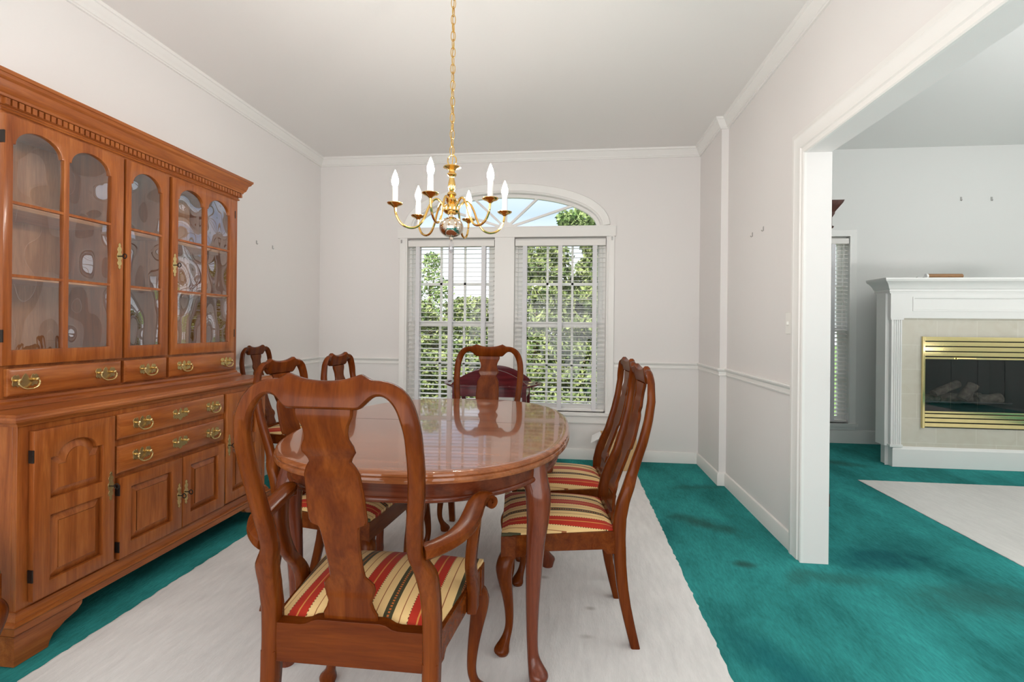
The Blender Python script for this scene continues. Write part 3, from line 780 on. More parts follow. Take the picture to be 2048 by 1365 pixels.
# ------------------------------------------------------------------ oval dining table
TX, TY = -.505, 1.99
table = empty('dining_table', (TX, TY, 0), 'glossy cherry oval dining table on cabriole legs', 'table', off=True)
def sup(a, b, n=2.5, m=96):
    out = []
    for k in range(m):
        t = 2 * math.pi * k / m; c, s_ = math.cos(t), math.sin(t)
        out.append((TX + math.copysign(abs(c) ** (2 / n), c) * a, TY + math.copysign(abs(s_) ** (2 / n), s_) * b))
    return out
A_, B_ = .515, .710
prof = [(-.030, .716), (-.012, .716), (-.002, .720), (.000, .727), (-.002, .734), (-.006, .736), (-.004, .739), (-.005, .744), (-.010, .748), (-.018, .7495), (-.030, .750)]
rings = [[(x, y, z) for x, y in sup(A_ + o, B_ + o)] for o, z in prof]
tt = MB().loft(rings, True, True)
tt.build('table_top', wood_top, table, angle=40)
MB().box(TX - A_ + .03, TX + A_ - .03, TY + .035, TY + .0365, .7494, .7503).build('leaf_seam', M_iron, table, smooth=False)
prof = [(-.044, .717), (-.044, .672), (-.040, .669), (-.038, .663), (-.040, .657), (-.046, .654), (-.064, .654), (-.064, .717)]
MB().loft([[(x, y, z) for x, y in sup(A_ + o, B_ + o)] for o, z in prof + [prof[0]]], True, False).build('apron', wood_tb['x'], table, angle=40)
for sxg in (-1, 1):
    for syg in (-1, 1):
        cx, cy = TX + sxg * .402, TY + syg * .385
        cab = [(.716, 0, .036, 5), (.66, .004, .038, 4), (.62, .012, .040, 3), (.58, .015, .039, 2.6), (.52, .013, .035, 2.3), (.44, .006, .0295, 2.1), (.34, .001, .0255, 2), (.24, -.002, .0215, 2), (.15, -.002, .0185, 2), (.10, 0, .0180, 2), (.075, .004, .0205, 2), (.055, .012, .026, 2), (.042, .018, .0305, 2), (.032, .020, .0315, 2), (.020, .019, .029, 2), (0, .017, .025, 2)]
        cab = smooth_path(cab, 3); rings = []
        for z, d, r_, nn in cab:
            ring = []
            for k in range(20):
                a = 2 * math.pi * k / 20; c, s_ = math.cos(a), math.sin(a)
                q = (abs(c) ** nn + abs(s_) ** nn) ** (-1 / nn) * r_
                ring.append((cx + sxg * d + q * c, cy + syg * d + q * s_, z + RH * (1 - z)))
            rings.append(ring)
        lg = MB().loft(rings)
        # ears that run from the knee into the apron
        for (dx, dy) in ((-sxg * .06, syg * .03), (sxg * .02, -syg * .07)):
            lg.loft([[(cx + dx * k + dy * .0 + (.012 if j in (1, 2) else -.012) * (1 - .5 * k) * (1 if abs(dx) < abs(dy) else 0), cy + dy * k + (.012 if j in (1, 2) else -.012) * (1 - .5 * k) * (0 if abs(dx) < abs(dy) else 1), z) for j, z in enumerate((.66, .66, .595 + .055 * k ** .6, .595 + .055 * k ** .6))] for k in (0, .25, .5, .75, 1.0)])
        lg.build('table_leg', wood_tb['z'], table, angle=50)

# ------------------------------------------------------------------ china cabinet (base + hutch)
cab = empty('china_cabinet', (-2.05, 2.17, 0), 'tall cherry china cabinet with arched glass doors against the left wall', 'cabinet', off=True)
YZ = lambda a, b, d: (d, a, b)
XW = XL + .012; XF = -1.82; XH = -1.97; YM = 2.17
def cb(mb, name, ax='z', parent=cab, bevel=.0015, **k): return mb.build(name, wood_cb[ax], parent, bevel=bevel, **k)
# base carcass: open box so nothing intersects the doors
cs = MB().box(XW, XF - .0182, 1.480, 1.505, .16, .80).box(XW, XF - .0182, 2.835, 2.860, .16, .80).box(XW, XW + .012, 1.505, 2.835, .16, .80)
cs.box(XW, XF - .0182, 1.505, 2.835, .16, .18).box(XW, XF - .0182, 1.505, 2.835, .78, .80)
ff = plate([(1.480, .16), (2.860, .16), (2.860, .80), (1.480, .80)], [], XF - .018, XF, YZ); cs.add(ff.v, ff.f)
cb(cs, 'base_carcass')
tp = sweep([(XW, 1.482), (XF, 1.482), (XF, 2.858), (XW, 2.858)], [(0.0, .790), (0.010, .790), (.011, .799), (.022, .801), (.030, .808), (.033, .816), (.030, .823), (.026, .824), (.024, .8325), (0, .8325), (-.2, .8325), (-.2, .790)], PL)
tp.box(XW, XF - .1, 1.60, 2.74, .80, .8324)
cb(tp, 'countertop', 'y', bevel=0, angle=18)
pl = sweep([(XW, 1.482), (XF, 1.482), (XF, 2.858), (XW, 2.858)], [(0, .172), (.006, .171), (.007, .164), (.012, .158), (.017, .147), (.017, .143), (.026, .140), (.029, .134), (.026, .128), (.027, .106), (.020, .102), (-.03, .102), (-.03, .172)], PL)
cb(pl, 'plinth_moulding', 'y', bevel=0, angle=18)
for ys in (1, -1):
    e0 = YM - ys * .71
    # ogee bracket feet: front and side face
    def ft(a, b): return e0 + ys * a
    out = [(0, .002), (0, .101), (.235, .101), (.232, .088), (.215, .074), (.190, .066), (.170, .060), (.150, .048), (.128, .040), (.115, .020), (.110, .002)]
    q = plate([(e0 + ys * a, b) for a, b in out], [], XF - .012, XF + .020, YZ)
    q2 = plate([(XF - .0122 - a * .8, b) for a, b in out], [], e0, e0 + ys * .028, lambda a, b, d: (a, d, b)); q.add(q2.v, q2.f)
    cb(q, 'bracket_foot', 'y')
    q = MB().box(XW + .01, XW + .09, e0 + ys * .01, e0 + ys * .06, .002, .102); cb(q, 'rear_foot', 'y')

def pull(parent, y, z, x, bail=True):
    """bat-wing brass plate with a swinging bail"""
    W, H = .044, .030
    half = [(0, .030), (.008, .022), (.012, .012), (.018, .010), (.020, .020), (.026, .027), (.030, .022), (.036, .026), (.044, .020), (.046, .010), (.042, .002), (.044, -.008), (.040, -.016), (.032, -.013), (.026, -.019), (.016, -.016), (.008, -.024), (0, -.029)]
    out = [(y + a, z + b) for a, b in half] + [(y - a, z + b) for a, b in half[-2:0:-1]]
    pb = plate(out, [], x, x + .003, YZ)
    for s_ in (-1, 1):
        yy = y + s_ * .030
        pb.loft([[(x + dx, yy + r_ * math.cos(2 * math.pi * k / 10), z + .006 + r_ * math.sin(2 * math.pi * k / 10)) for k in range(10)] for dx, r_ in ((.002, .006), (.008, .004), (.012, .004), (.015, .007), (.019, .007), (.022, .003))])
    o = pb.build('pull' if bail else 'escutcheon', M_pull, parent, bevel=.0006)
    if bail:
        pth = smooth_path([(x + .017, y - .030, z + .006), (x + .020, y - .036, z - .004), (x + .022, y - .028, z - .018), (x + .022, y - .014, z - .025), (x + .022, y, z - .026), (x + .022, y + .014, z - .025), (x + .022, y + .028, z - .018), (x + .020, y + .036, z - .004), (x + .017, y + .030, z + .006)], 4)
        MB().tube(pth, .0032, 8).build('bail', M_pull, o)
    return o
def key(parent, y, z, x):
    half = [(0, .058), (.004, .054), (.007, .048), (.004, .042), (.010, .036), (.011, .028), (.007, .018), (.012, .010), (.013, 0)]
    prof = half + [(a, -b) for a, b in half[-2::-1]]
    out = [(y + a, z + b) for a, b in prof] + [(y - a, z + b) for a, b in prof[-2:0:-1]]
    k = plate(out, [], x, x + .0025, YZ).build('keyhole_plate', M_pull, parent, bevel=.0005)
    kk = MB().tube([(x, y, z), (x + .020, y, z)], .0028, 8)
    ring = [(x + .027 + .009 * math.cos(2 * math.pi * i / 14), y, z + .010 * math.sin(2 * math.pi * i / 14)) for i in range(14)]
    kk.tube(ring, .0024, 6, closed=True, upv=(0, 1, 0))
    kk.build('key', M_iron, k)
KY = .993
def drawer(y0, y1, z0, z1, x, pulls, plates=()):
    y0, y1 = y0 * KY, y1 * KY; pulls = [q * KY for q in pulls]; plates = [q * KY for q in plates]
    d = plate([(y0, z0), (y1, z0), (y1, z1), (y0, z1)], [], x + .001, x + .014, YZ)
    e = .010
    d.add([(x + .014, y0, z0), (x + .014, y1, z0), (x + .014, y1, z1), (x + .014, y0, z1), (x + .021, y0 + e, z0 + e), (x + .021, y1 - e, z0 + e), (x + .021, y1 - e, z1 - e), (x + .021, y0 + e, z1 - e)],
          [(0, 1, 5, 4), (1, 2, 6, 5), (2, 3, 7, 6), (3, 0, 4, 7), (4, 5, 6, 7)])
    o = cb(d, 'drawer', 'y', bevel=0)
    for y in pulls: pull(o, y, (z0 + z1) / 2, x + .021)
    for y in plates: pull(o, y, (z0 + z1) / 2, x + .021, False)
    return o
def outline_rect(y0, y1, z0, z1): return [(y0, z0), (y1, z0), (y1, z1), (y0, z1)]
def outline_arch(y0, y1, z0, zs, za, sh):
    c = (y0 + y1) / 2; r_ = (y1 - y0) / 2 - sh; n = 20
    return [(y0, z0), (y1, z0), (y1, zs)] + [(c + r_ * math.cos(math.pi * k / n), zs + (za - zs) * math.sin(math.pi * k / n)) for k in range(n + 1)] + [(y0, zs)]
def inset_arch(y0, y1, z0, zs, za, sh, e): return outline_arch(y0 + e, y1 - e, z0 + e, zs - e, za - e, sh)
def pdoor(y0, y1, z0, z1, x, panels, hinge_side, key_y, key_z):
    """framed door with raised panels; panels are (kind, args)"""
    y0, y1, key_y = y0 * KY, y1 * KY, key_y * KY
    panels = [(k, (a[0] * KY, a[1] * KY) + tuple(a[2:])) for k, a in panels]
    holes = [(outline_rect(*a) if k == 'r' else outline_arch(*a)) for k, a in panels]
    d = plate(outline_rect(y0, y1, z0, z1), holes, x + .001, x + .022, YZ, bev=.0022)
    o = cb(d, 'door', 'z', bevel=0)
    for (k, a), h in zip(panels, holes):
        e = .030
        inn = outline_rect(a[0] + e, a[1] - e, a[2] + e, a[3] - e) if k == 'r' else inset_arch(*a, e)
        pm = MB(); n = len(h)
        grow = outline_rect(a[0] - .002, a[1] + .002, a[2] - .002, a[3] + .002) if k == 'r' else h
        pm.loft([[(x + .0035, p, q) for p, q in grow], [(x + .0045, p, q) for p, q in h], [(x + .0165, p, q) for p, q in inn], [(x + .0195, p, q) for p, q in inn]], True, False)
        t = plate(inn, [], x + .010, x + .0195, YZ); pm.add(t.v, t.f)
        cb(pm, 'raised_panel', 'z', o, bevel=0, angle=20)
    key(o, key_y, key_z, x + .022)
    for zf in (.15, .85):
        z = z0 + (z1 - z0) * zf
        yy = y0 if hinge_side < 0 else y1
        MB().box(x + .002, x + .0215, yy - .003, yy + .003, z - .022, z + .022).build('hinge', M_iron, o, bevel=.001)
    return o
pdoor(1.527, 1.836, .186, .768, XF, [('a', (1.584, 1.785, .520, .664, .712, .026)), ('r', (1.584, 1.785, .235, .463))], -1, 1.817, .493)
pdoor(2.504, 2.813, .186, .768, XF, [('a', (2.555, 2.756, .520, .664, .712, .026)), ('r', (2.555, 2.756, .235, .463))], 1, 2.523, .493)
pdoor(1.861, 2.194, .180, .510, XF, [('r', (1.915, 2.135, .235, .462))], -1, 2.174, .338)
pdoor(2.200, 2.490, .180, .510, XF, [('r', (2.250, 2.440, .235, .462))], 1, 2.217, .342)
drawer(1.852, 2.489, .668, .768, XF, (1.964, 2.394), (2.178,))
drawer(1.852, 2.489, .530, .640, XF, (1.964, 2.394), (2.178,))
# hutch
HZ0 = .8335
hc = MB().box(XW, XH - .0202, 1.540, 1.562, HZ0, 1.905).box(XW, XH - .0202, 2.778, 2.800, HZ0, 1.905)
hc.box(XW + .01, XH - .0202, 1.562, 2.778, .985, 1.003).box(XW + .01, XH - .0202, 1.562, 2.778, 1.885, 1.905)
LG = [(1.575, 1.757), (1.778, 1.962)]; MG = [(2.062, 2.236)]; RG = [(2.336, 2.520), (2.541, 2.724)]
def lights(gl): return [outline_arch(a, b, 1.040, 1.768, 1.831, .008) for a, b in gl]
fr = plate(outline_rect(1.540, 2.800, HZ0, 1.905), [outline_rect(1.560, 1.998, 1.0, 1.86), outline_rect(2.030, 2.250, 1.0, 1.86), outline_rect(2.290, 2.755, 1.0, 1.86)], XH - .02, XH, YZ)
hc.add(fr.v, fr.f)
cb(hc, 'hutch_carcass', 'z')
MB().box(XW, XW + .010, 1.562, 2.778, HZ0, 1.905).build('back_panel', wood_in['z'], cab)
bm_ = sweep([(XW, 1.541), (XH, 1.541), (XH, 2.799), (XW, 2.799)], [(0, .868), (.004, .866), (.006, .856), (.014, .852), (.020, .846), (.022, HZ0), (0, HZ0)], PL)
cb(bm_, 'hutch_base_moulding', 'y', bevel=0)
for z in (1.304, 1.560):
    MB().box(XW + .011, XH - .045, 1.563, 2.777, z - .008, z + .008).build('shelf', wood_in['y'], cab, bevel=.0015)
for y in (2.012, 2.272):
    cb(MB().box(XW + .011, XH - .021, y - .007, y + .007, 1.003, 1.884), 'partition', 'z')
def gdoor(name, y0, y1, gl, key_y=None, hinge=None):
    y0, y1 = y0 * KY, y1 * KY; gl = [(a * KY, b * KY) for a, b in gl]
    if key_y: key_y *= KY
    if hinge: hinge *= KY
    d = plate(outline_rect(y0, y1, .986, 1.866), lights(gl), XH + .001, XH + .021, YZ, bev=.0015)
    for a, b in gl:
        for z in (1.304, 1.563): d.box(XH + .006, XH + .019, a - .004, b + .004, z - .005, z + .005)
    o = cb(d, name, 'z', bevel=0)
    for a, b in gl:
        g = plate(outline_arch(a - .003, b + .003, 1.037, 1.770, 1.834, .008), [], XH + .0085, XH + .0115, YZ)
        g.build('glass_pane', M_wavy, o, smooth=False)
    if key_y: key(o, key_y, 1.432, XH + .021)
    if hinge:
        for z in (1.09, 1.785): MB().box(XH + .002, XH + .0225, hinge - .003, hinge + .003, z - .022, z + .022).build('hinge', M_iron, o, bevel=.001)
gdoor('glass_door', 1.545, 2.022, LG, 2.001, 1.545)
gdoor('glass_panel', 2.034, 2.276, MG)
gdoor('glass_door', 2.296, 2.770, RG, 2.313, 2.770)
drawer(1.566, 2.022, .876, .974, XH, (1.62, 1.939))
drawer(2.037, 2.276, .876, .974, XH, (2.157,))
drawer(2.292, 2.780, .876, .974, XH, (2.381, 2.700))
co_ = [(-.02, 1.880), (.006, 1.880), (.010, 1.886), (.004, 1.890), (.004, 1.897), (.012, 1.898), (.012, 1.922), (.022, 1.924), (.024, 1.932), (.032, 1.940), (.038, 1.956), (.042, 1.972), (.052, 1.980), (.056, 1.990), (.060, 1.992), (.062, 2.004), (-.02, 2.004)]
cn = sweep([(XW, 1.541), (XH, 1.541), (XH, 2.799), (XW, 2.799)], co_, PL)
cn.box(XW, XH - .018, 1.560, 2.780, 1.99, 2.003)
co2 = cb(cn, 'cornice', 'y', bevel=0, angle=25)
dn = MB(); k = 0; y = 1.538
while y < 2.798:
    dn.box(XH + .012, XH + .0205, y, y + .0155, 1.899, 1.921); y += .0225
cb(dn, 'dentils', 'z', co2, bevel=0)

# ------------------------------------------------------------------ chandelier
CX, CYY = -.479, 2.015
ch = empty('chandelier', (CX, CYY, 1.46), 'six-arm polished brass candle chandelier hanging above the dining table', 'chandelier', off=True)
col = [(.0, 1.800), (.006, 1.800), (.008, 1.794), (.034, 1.793), (.036, 1.789), (.020, 1.784), (.013, 1.778), (.012, 1.770), (.019, 1.764), (.019, 1.758), (.012, 1.752), (.010, 1.745), (.013, 1.735), (.016, 1.715), (.013, 1.700), (.009, 1.692), (.018, 1.684), (.020, 1.677), (.012, 1.670), (.020, 1.662), (.024, 1.654), (.018, 1.645), (.014, 1.640), (.028, 1.634), (.033, 1.622), (.033, 1.610), (.026, 1.602), (.018, 1.598), (.012, 1.596), (0, 1.596)]
MB().lathe([(r_, z - 0) for r_, z in col], (CX, CYY, 0), 24).build('column', M_brass, ch, angle=40)
ball = [(0, 1.597), (.012, 1.597), (.013, 1.588), (.016, 1.582)] + [(.0495 * math.cos(a) ** .8 if math.cos(a) > 0 else 0, 1.545 + .040 * math.sin(a)) for a in [R(65 - 7.5 * i) for i in range(20)]] + [(.008, 1.504), (.008, 1.494), (0, 1.493)]
MB().lathe(ball, (CX, CYY, 0), 28).build('ball', M_silver, ch, angle=50)
dr = [(0, 1.496), (.004, 1.493), (.010, 1.478), (.0115, 1.462), (.008, 1.446), (0, 1.438)]
MB().lathe(dr, (CX, CYY, 0), 12).build('finial', M_crystal, ch)
lp = [(CX + .018 * math.cos(2 * math.pi * i / 16), CYY, 1.818 + .022 * math.sin(2 * math.pi * i / 16)) for i in range(16)]
MB().tube(lp, .0028, 8, closed=True, upv=(0, 1, 0)).build('hanging_loop', M_brass, ch)
for i in range(6):
    a = R(17 + 60 * i + 6.4); c, s_ = math.cos(a), math.sin(a)
    P = lambda r_, z: (CX + c * r_, CYY + s_ * r_, z)
    pts = smooth_path([(.026, 1.618), (.040, 1.640), (.058, 1.656), (.076, 1.648), (.094, 1.618), (.112, 1.572), (.136, 1.540), (.168, 1.532), (.200, 1.546), (.220, 1.578), (.226, 1.612)], 5)
    ar = MB().tube([P(*q) for q in pts], .0048, 8).build('arm', M_brass, ch)
    x, y, _ = P(.226, 0)
    bo = MB().lathe([(.004, 1.606), (.008, 1.610), (.016, 1.616), (.026, 1.619), (.031, 1.624), (.031, 1.626), (.026, 1.624), (.012, 1.622), (.0, 1.622)], (x, y, 0), 18).build('drip_pan', M_brass, ar)
    MB().lathe([(.0, 1.622), (.0105, 1.622), (.0105, 1.690), (.0, 1.690)], (x, y, 0), 14).build('candle_sleeve', M_candle, ar)
    bl = MB().lathe([(0, 1.690), (.007, 1.690), (.010, 1.697), (.0135, 1.708), (.0130, 1.720), (.0085, 1.736), (.004, 1.748), (.0, 1.757)], (x, y, 0), 14).build('bulb', M_bulb, ar)
# chain: one hanging part of separate links, up to the ceiling canopy
z = 1.838; k = 0; chn = MB()
while z < ZC - .045:
    h = .0205; wd = .0085
    q = []
    for i in range(14):
        t = 2 * math.pi * i / 14
        a = wd * math.copysign(abs(math.cos(t)) ** .8, math.cos(t)); b = h * math.sin(t)
        q.append((CX + (a if k % 2 == 0 else a * .25), CYY + (a * .25 if k % 2 == 0 else a), z + h + b))
    chn.tube(q, .0019, 6, closed=True, upv=(0.31, 0.95, 0))
    z += .0335; k += 1
chn.build('chain', M_brass, ch)
MB().tube([(CX + .003 * math.sin(i * 1.1), CYY + .003 * math.cos(i * 1.1), 1.80 + i * (ZC - .03 - 1.80) / 30) for i in range(31)], .0022, 6).build('cord', M_brass, ch)
MB().lathe([(0, ZC - .035), (.012, ZC - .035), (.018, ZC - .028), (.050, ZC - .012), (.062, ZC - .001), (0, ZC - .001)], (CX, CYY, 0), 24).build('canopy', M_brass, ch)

# ------------------------------------------------------------------ butler tray table in front of the windows
tx0, tx1, ty0, ty1, tz = -.806, -.272, 3.42, 3.78, .722
tr = empty('tray_table', ((tx0 + tx1) / 2, (ty0 + ty1) / 2, 0), 'dark red mahogany butler tray table with arched flaps before the windows', 'table', off=True)
MB().box(tx0, tx1, ty0, ty1, tz, tz + .014).build('tray_board', wood_tray, tr, bevel=.002)
MB().box(tx0 + .03, tx1 - .03, ty0 + .012, ty0 + .026, tz - .065, tz).box(tx0 + .03, tx1 - .03, ty1 - .026, ty1 - .012, tz - .065, tz).box(tx0 + .012, tx0 + .026, ty0 + .03, ty1 - .03, tz - .065, tz).box(tx1 - .026, tx1 - .012, ty0 + .03, ty1 - .03, tz - .065, tz).build('frame', wood_tray, tr, bevel=.001)
for x in (tx0 + .008, tx1 - .038):
    for y in (ty0 + .008, ty1 - .038):
        MB().box(x, x + .030, y, y + .030, RH + .0002, tz).build('leg', wood_tray, tr, bevel=.002)
def flap(y, dy):
    n = 24; w_ = tx1 - tx0; pts = [(tx0, tz + .015), (tx1, tz + .015)]
    for k in range(n + 1):
        t = 1 - k / n; pts.append((tx0 + w_ * t, tz + .018 + .112 * math.sin(math.pi * t) ** .8))
    return plate(pts, [], y, y + .012, lambda a, b, d: (a, d + dy * (b - tz), b))
flap(ty0, -.05).build('flap', wood_tray, tr, bevel=.001)
flap(ty1 - .012, .05).build('flap', wood_tray, tr, bevel=.001)
for sg, xe in ((-1, tx0), (1, tx1)):
    n = 20; pts = []
    for k in range(n + 1):
        t = k / n; pts.append((xe + sg * .085 * math.sin(math.pi * t) ** .7, ty0 + .01 + (ty1 - ty0 - .02) * t))
    hole = [(xe + sg * (.050 + .010 * math.cos(2 * math.pi * k / 14)), (ty0 + ty1) / 2 + .05 * math.sin(2 * math.pi * k / 14)) for k in range(14)]
    q = plate(pts, [hole], 0, .012, lambda a, b, d: (a, b, tz + .002 + d + abs(a - xe) * .12))
    sf = q.build('side_flap', wood_tray, tr, bevel=.001)
    for y in (ty0 + .08, ty1 - .08): MB().box(xe - .016, xe + .016, y - .014, y + .014, tz + .0142, tz + .0165).build('hinge', M_fbrass, sf, smooth=False)

# ------------------------------------------------------------------ box and paper behind the right-hand chairs
bx = empty('cardboard_box', (.47, 4.23, 0), 'open kraft cardboard box on the floor behind the chairs by the back wall', 'box', off=True)
q = MB().box(.28, .55, 4.09, 4.094, .001, .26).box(.28, .55, 4.366, 4.37, .001, .26).box(.28, .284, 4.094, 4.366, .001, .26).box(.546, .55, 4.094, 4.366, .001, .26).box(.284, .546, 4.094, 4.366, .001, .006)
q.build('box_body', M_kraft, bx, smooth=False)
q = MB().add([(.47, 4.367, .26), (.55, 4.367, .26), (.610, 4.380, .460), (.53, 4.380, .470), (.47, 4.371, .26), (.55, 4.371, .26), (.610, 4.384, .460), (.53, 4.384, .470)], [(0, 1, 2, 3), (7, 6, 5, 4), (0, 4, 5, 1), (2, 6, 7, 3), (0, 3, 7, 4), (1, 5, 6, 2)])
q.build('flap', M_kraft, bx, smooth=False)
q = MB().add([(.19, 4.10, .212), (.28, 4.10, .262), (.28, 4.33, .262), (.21, 4.33, .225), (.19, 4.10, .215), (.28, 4.10, .265), (.28, 4.33, .265), (.21, 4.33, .228)], [(3, 2, 1, 0), (4, 5, 6, 7), (0, 1, 5, 4), (1, 2, 6, 5), (2, 3, 7, 6), (3, 0, 4, 7)])
fl = q.build('side_flap', M_paper, bx, smooth=False); fl['label'] = 'white flap folded out'

# ------------------------------------------------------------------ wall fittings
sw = empty('light_switch', (XJ, 2.776, 1.176), 'white light switch plate on the right wall beside the opening', 'light switch', off=True)
MB().box(XJ - .006, XJ - .0002, 2.738, 2.814, 1.118, 1.232).build('plate', M_switch, sw, bevel=.002)
MB().box(XJ - .018, XJ - .006, 2.770, 2.782, 1.166, 1.184).build('toggle', M_switch, sw, bevel=.001)
def hook(x, y, z, n, label, group, s=1.0, name='picture_hook'):
    """small wall hook whose plate lies on the wall, n = direction into the room"""
    n = Vector(n); t = Vector((0, 0, 1)).cross(n)
    o = Vector((x, y, z)); mb = MB()
    def pt(a, b, d): return tuple(o + t * a * s + Vector((0, 0, b * s)) + n * d * s)
    mb.add([pt(a, b, d) for d in (0.0003, .002) for a, b in ((-.006, -.012), (.006, -.012), (.006, .014), (-.006, .014))], [(0, 1, 2, 3), (7, 6, 5, 4), (0, 4, 5, 1), (1, 5, 6, 2), (2, 6, 7, 3), (3, 7, 4, 0)])
    mb.tube([pt(0, -.010, .002), pt(0, -.014, .006), pt(0, -.012, .011), pt(0, -.006, .012)], .0018 * s, 6)
    ob = mb.build(name, M_steel)
    settle(ob, (x, y, z))
    return tag(ob, label, 'hook', group)
hook(XL, 3.461, 1.747, (1, 0, 0), 'small hook on the left wall, the one nearer the china cabinet', None)
hook(XL, 3.662, 1.743, (1, 0, 0), 'small hook on the left wall, the one nearer the corner', None)
hook(XJ, 3.325, 1.740, (-1, 0, 0), 'small hook on the right wall, the one nearer the corner', None)
hook(XJ, 3.145, 1.742, (-1, 0, 0), 'small hook on the right wall, the one nearer the opening', None)
hook(3.861, LY, 2.461, (0, -1, 0), 'small hook above the mantel, the one nearer the window', None, 1.4)
hook(4.137, LY, 2.456, (0, -1, 0), 'small hook above the mantel, the one farther from the window', None, 1.4)
hook(-1.500, YB - .0205, 1.905, (0, -1, 0), 'curtain hook at the cabinet-side top corner of the window casing', None, 1.1, 'curtain_hook')
hook(.368, YB - .0205, 1.915, (0, -1, 0), 'curtain hook at the top corner of the window casing nearer the opening', None, 1.1, 'curtain_hook')
hook(2.885, LY, 2.145, (0, -1, 0), 'curtain hook at the corner of the living room window', None, 1.4, 'curtain_hook')

# ------------------------------------------------------------------ dark cabinet just past the opening
dk = empty('dark_cabinet', (1.48, 4.0, 0), 'tall dark reddish cabinet just past the opening, only its edge showing', 'cabinet', off=True)
DX, DY = 1.681, 3.46
MB().box(XO + .004, DX, DY, 4.60, .09, 1.84).build('body', wood_dark, dk, bevel=.003)
sweep([(XO + .004, DY), (DX, DY), (DX, 4.60), (XO + .004, 4.60)], [(0, 1.80), (.010, 1.80), (.014, 1.812), (.006, 1.818), (.006, 1.87), (.016, 1.89), (.018, 1.905), (.034, 1.93), (.050, 1.955), (.056, 1.972), (-.1, 1.972), (-.1, 1.80)], PL).build('cornice', wood_dark, dk, angle=25)
sweep([(XO + .004, DY), (DX, DY), (DX, 4.60), (XO + .004, 4.60)], [(-.05, .001), (.008, .001), (.008, .08), (0, .10), (-.05, .10)], PL).build('plinth', wood_dark, dk, angle=25)

# ------------------------------------------------------------------ fireplace
FY = 4.55
fp = empty('fireplace', (3.37, 4.9, 0), 'white mantel fireplace with cream tile and brass louvred insert', 'fireplace', off=True)
FXL, FXR = 2.70, 4.04
def mir(x): return FXL + FXR - x
# chimney body behind the surround: tapers back to the wall; the firebox is left open
body = MB()
def pr(pts, z0, z1):
    n = len(pts); body.loft([[(x, y, z0) for x, y in pts], [(x, y, z1) for x, y in pts]])
pr([(2.690, FY + .06), (2.95, FY + .06), (2.95, LY - .001), (3.195, LY - .001)][:1] + [(2.95, FY + .06), (2.95, 5.02)], 0.001, 1.46)
pr([(mir(2.95), FY + .06), (mir(2.690), FY + .06), (mir(2.95), 5.02)], 0.001, 1.46)
pr([(2.95, 5.02), (mir(2.95), 5.02), (mir(3.19), LY - .001), (3.19, LY - .001)], 0.001, 1.46)
pr([(2.95, FY + .06), (mir(2.95), FY + .06), (mir(2.95), 5.02), (2.95, 5.02)], 1.10, 1.46)
pr([(2.95, FY + .06), (mir(2.95), FY + .06), (mir(2.95), 5.02), (2.95, 5.02)], 0.001, .33)
body.build('chimney_body', M_lwall, fp, smooth=False)
plate([(2.78, .165), (mir(2.78), .165), (mir(2.78), 1.27), (2.78, 1.27)], [[(2.955, .335), (mir(2.955), .335), (mir(2.955), 1.094), (2.955, 1.094)]], FY + .02, FY + .06, XZ).build('tile_surround', M_tile, fp, smooth=False)
hb = sweep([(2.728, FY + .16), (2.728, FY + .012), (mir(2.728), FY + .012), (mir(2.728), FY + .16)], [(-.05, .002), (.012, .002), (.012, .150), (.006, .160), (0, .172), (-.05, .172)], lambda a, b, t: (a, b, t))
# sweep offsets to the right of travel: towards -x then -y is outside when walking this way round
hb.build('base_plinth', M_mantel, fp, angle=25)
for sg in (0, 1):
    f_ = (lambda x: mir(x)) if sg else (lambda x: x)
    # fluted pilaster
    x0, x1 = 2.700, 2.782; n = 4
    pts = [(x0, FY + .06), (x1, FY + .06), (x1, FY)]
    w_ = (x1 - x0 - .018) / n
    for k in range(n - 1, -1, -1):
        a = x0 + .009 + w_ * k
        pts += [(a + w_ - .002, FY), (a + w_ - .004, FY + .006), (a + .004, FY + .006), (a + .002, FY)]
    pts += [(x0, FY)]
    pm = MB().loft([[(f_(x), y, .172) for x, y in pts], [(f_(x), y, 1.235) for x, y in pts]])
    q = MB().box(f_(2.692), f_(2.792), FY - .006, FY + .06, 1.235, 1.250); pm.add(q.v, q.f)
    q = MB().box(f_(2.692), f_(2.792), FY - .006, FY + .06, .168, .188); pm.add(q.v, q.f)
    q = MB().box(f_(2.672), f_(2.702), FY + .035, FY + .16, .172, 1.46); pm.add(q.v, q.f)
    pm.build('pilaster', M_mantel, fp, smooth=False)
fz = plate([(2.690, 1.250), (mir(2.690), 1.250), (mir(2.690), 1.462), (2.690, 1.462)], [[(2.86, 1.31), (mir(2.86), 1.31), (mir(2.86), 1.43), (2.86, 1.43)]], FY - .004, FY + .06, XZ)
fz.box(2.86, mir(2.86), FY + .004, FY + .05, 1.31, 1.43)
t = sweep([(2.86, 1.31), (2.86, 1.43), (mir(2.86), 1.43), (mir(2.86), 1.31)], [(0, 0), (0, .012), (.012, .010), (.018, 0)], lambda a, b, t: (a, FY + .004 - t, b), closed=True); fz.add(t.v, t.f)
fz.build('frieze', M_mantel, fp, smooth=False)
mp_ = [(-.05, 1.458), (.004, 1.458), (.006, 1.470), (.010, 1.474), (.010, 1.492), (.018, 1.496), (.022, 1.506), (.034, 1.526), (.056, 1.548), (.072, 1.556), (.076, 1.566), (.080, 1.568), (.080, 1.582), (-.05, 1.582)]
sh = sweep([(2.684, FY + .20), (2.684, FY - .004), (mir(2.684), FY - .004), (mir(2.684), FY + .20)], mp_, PL)
sh.loft([[(x, y, z) for x, y in ((2.71, FY + .03), (mir(2.71), FY + .03), (mir(3.19), LY - .002), (3.19, LY - .002))] for z in (1.463, 1.581)])
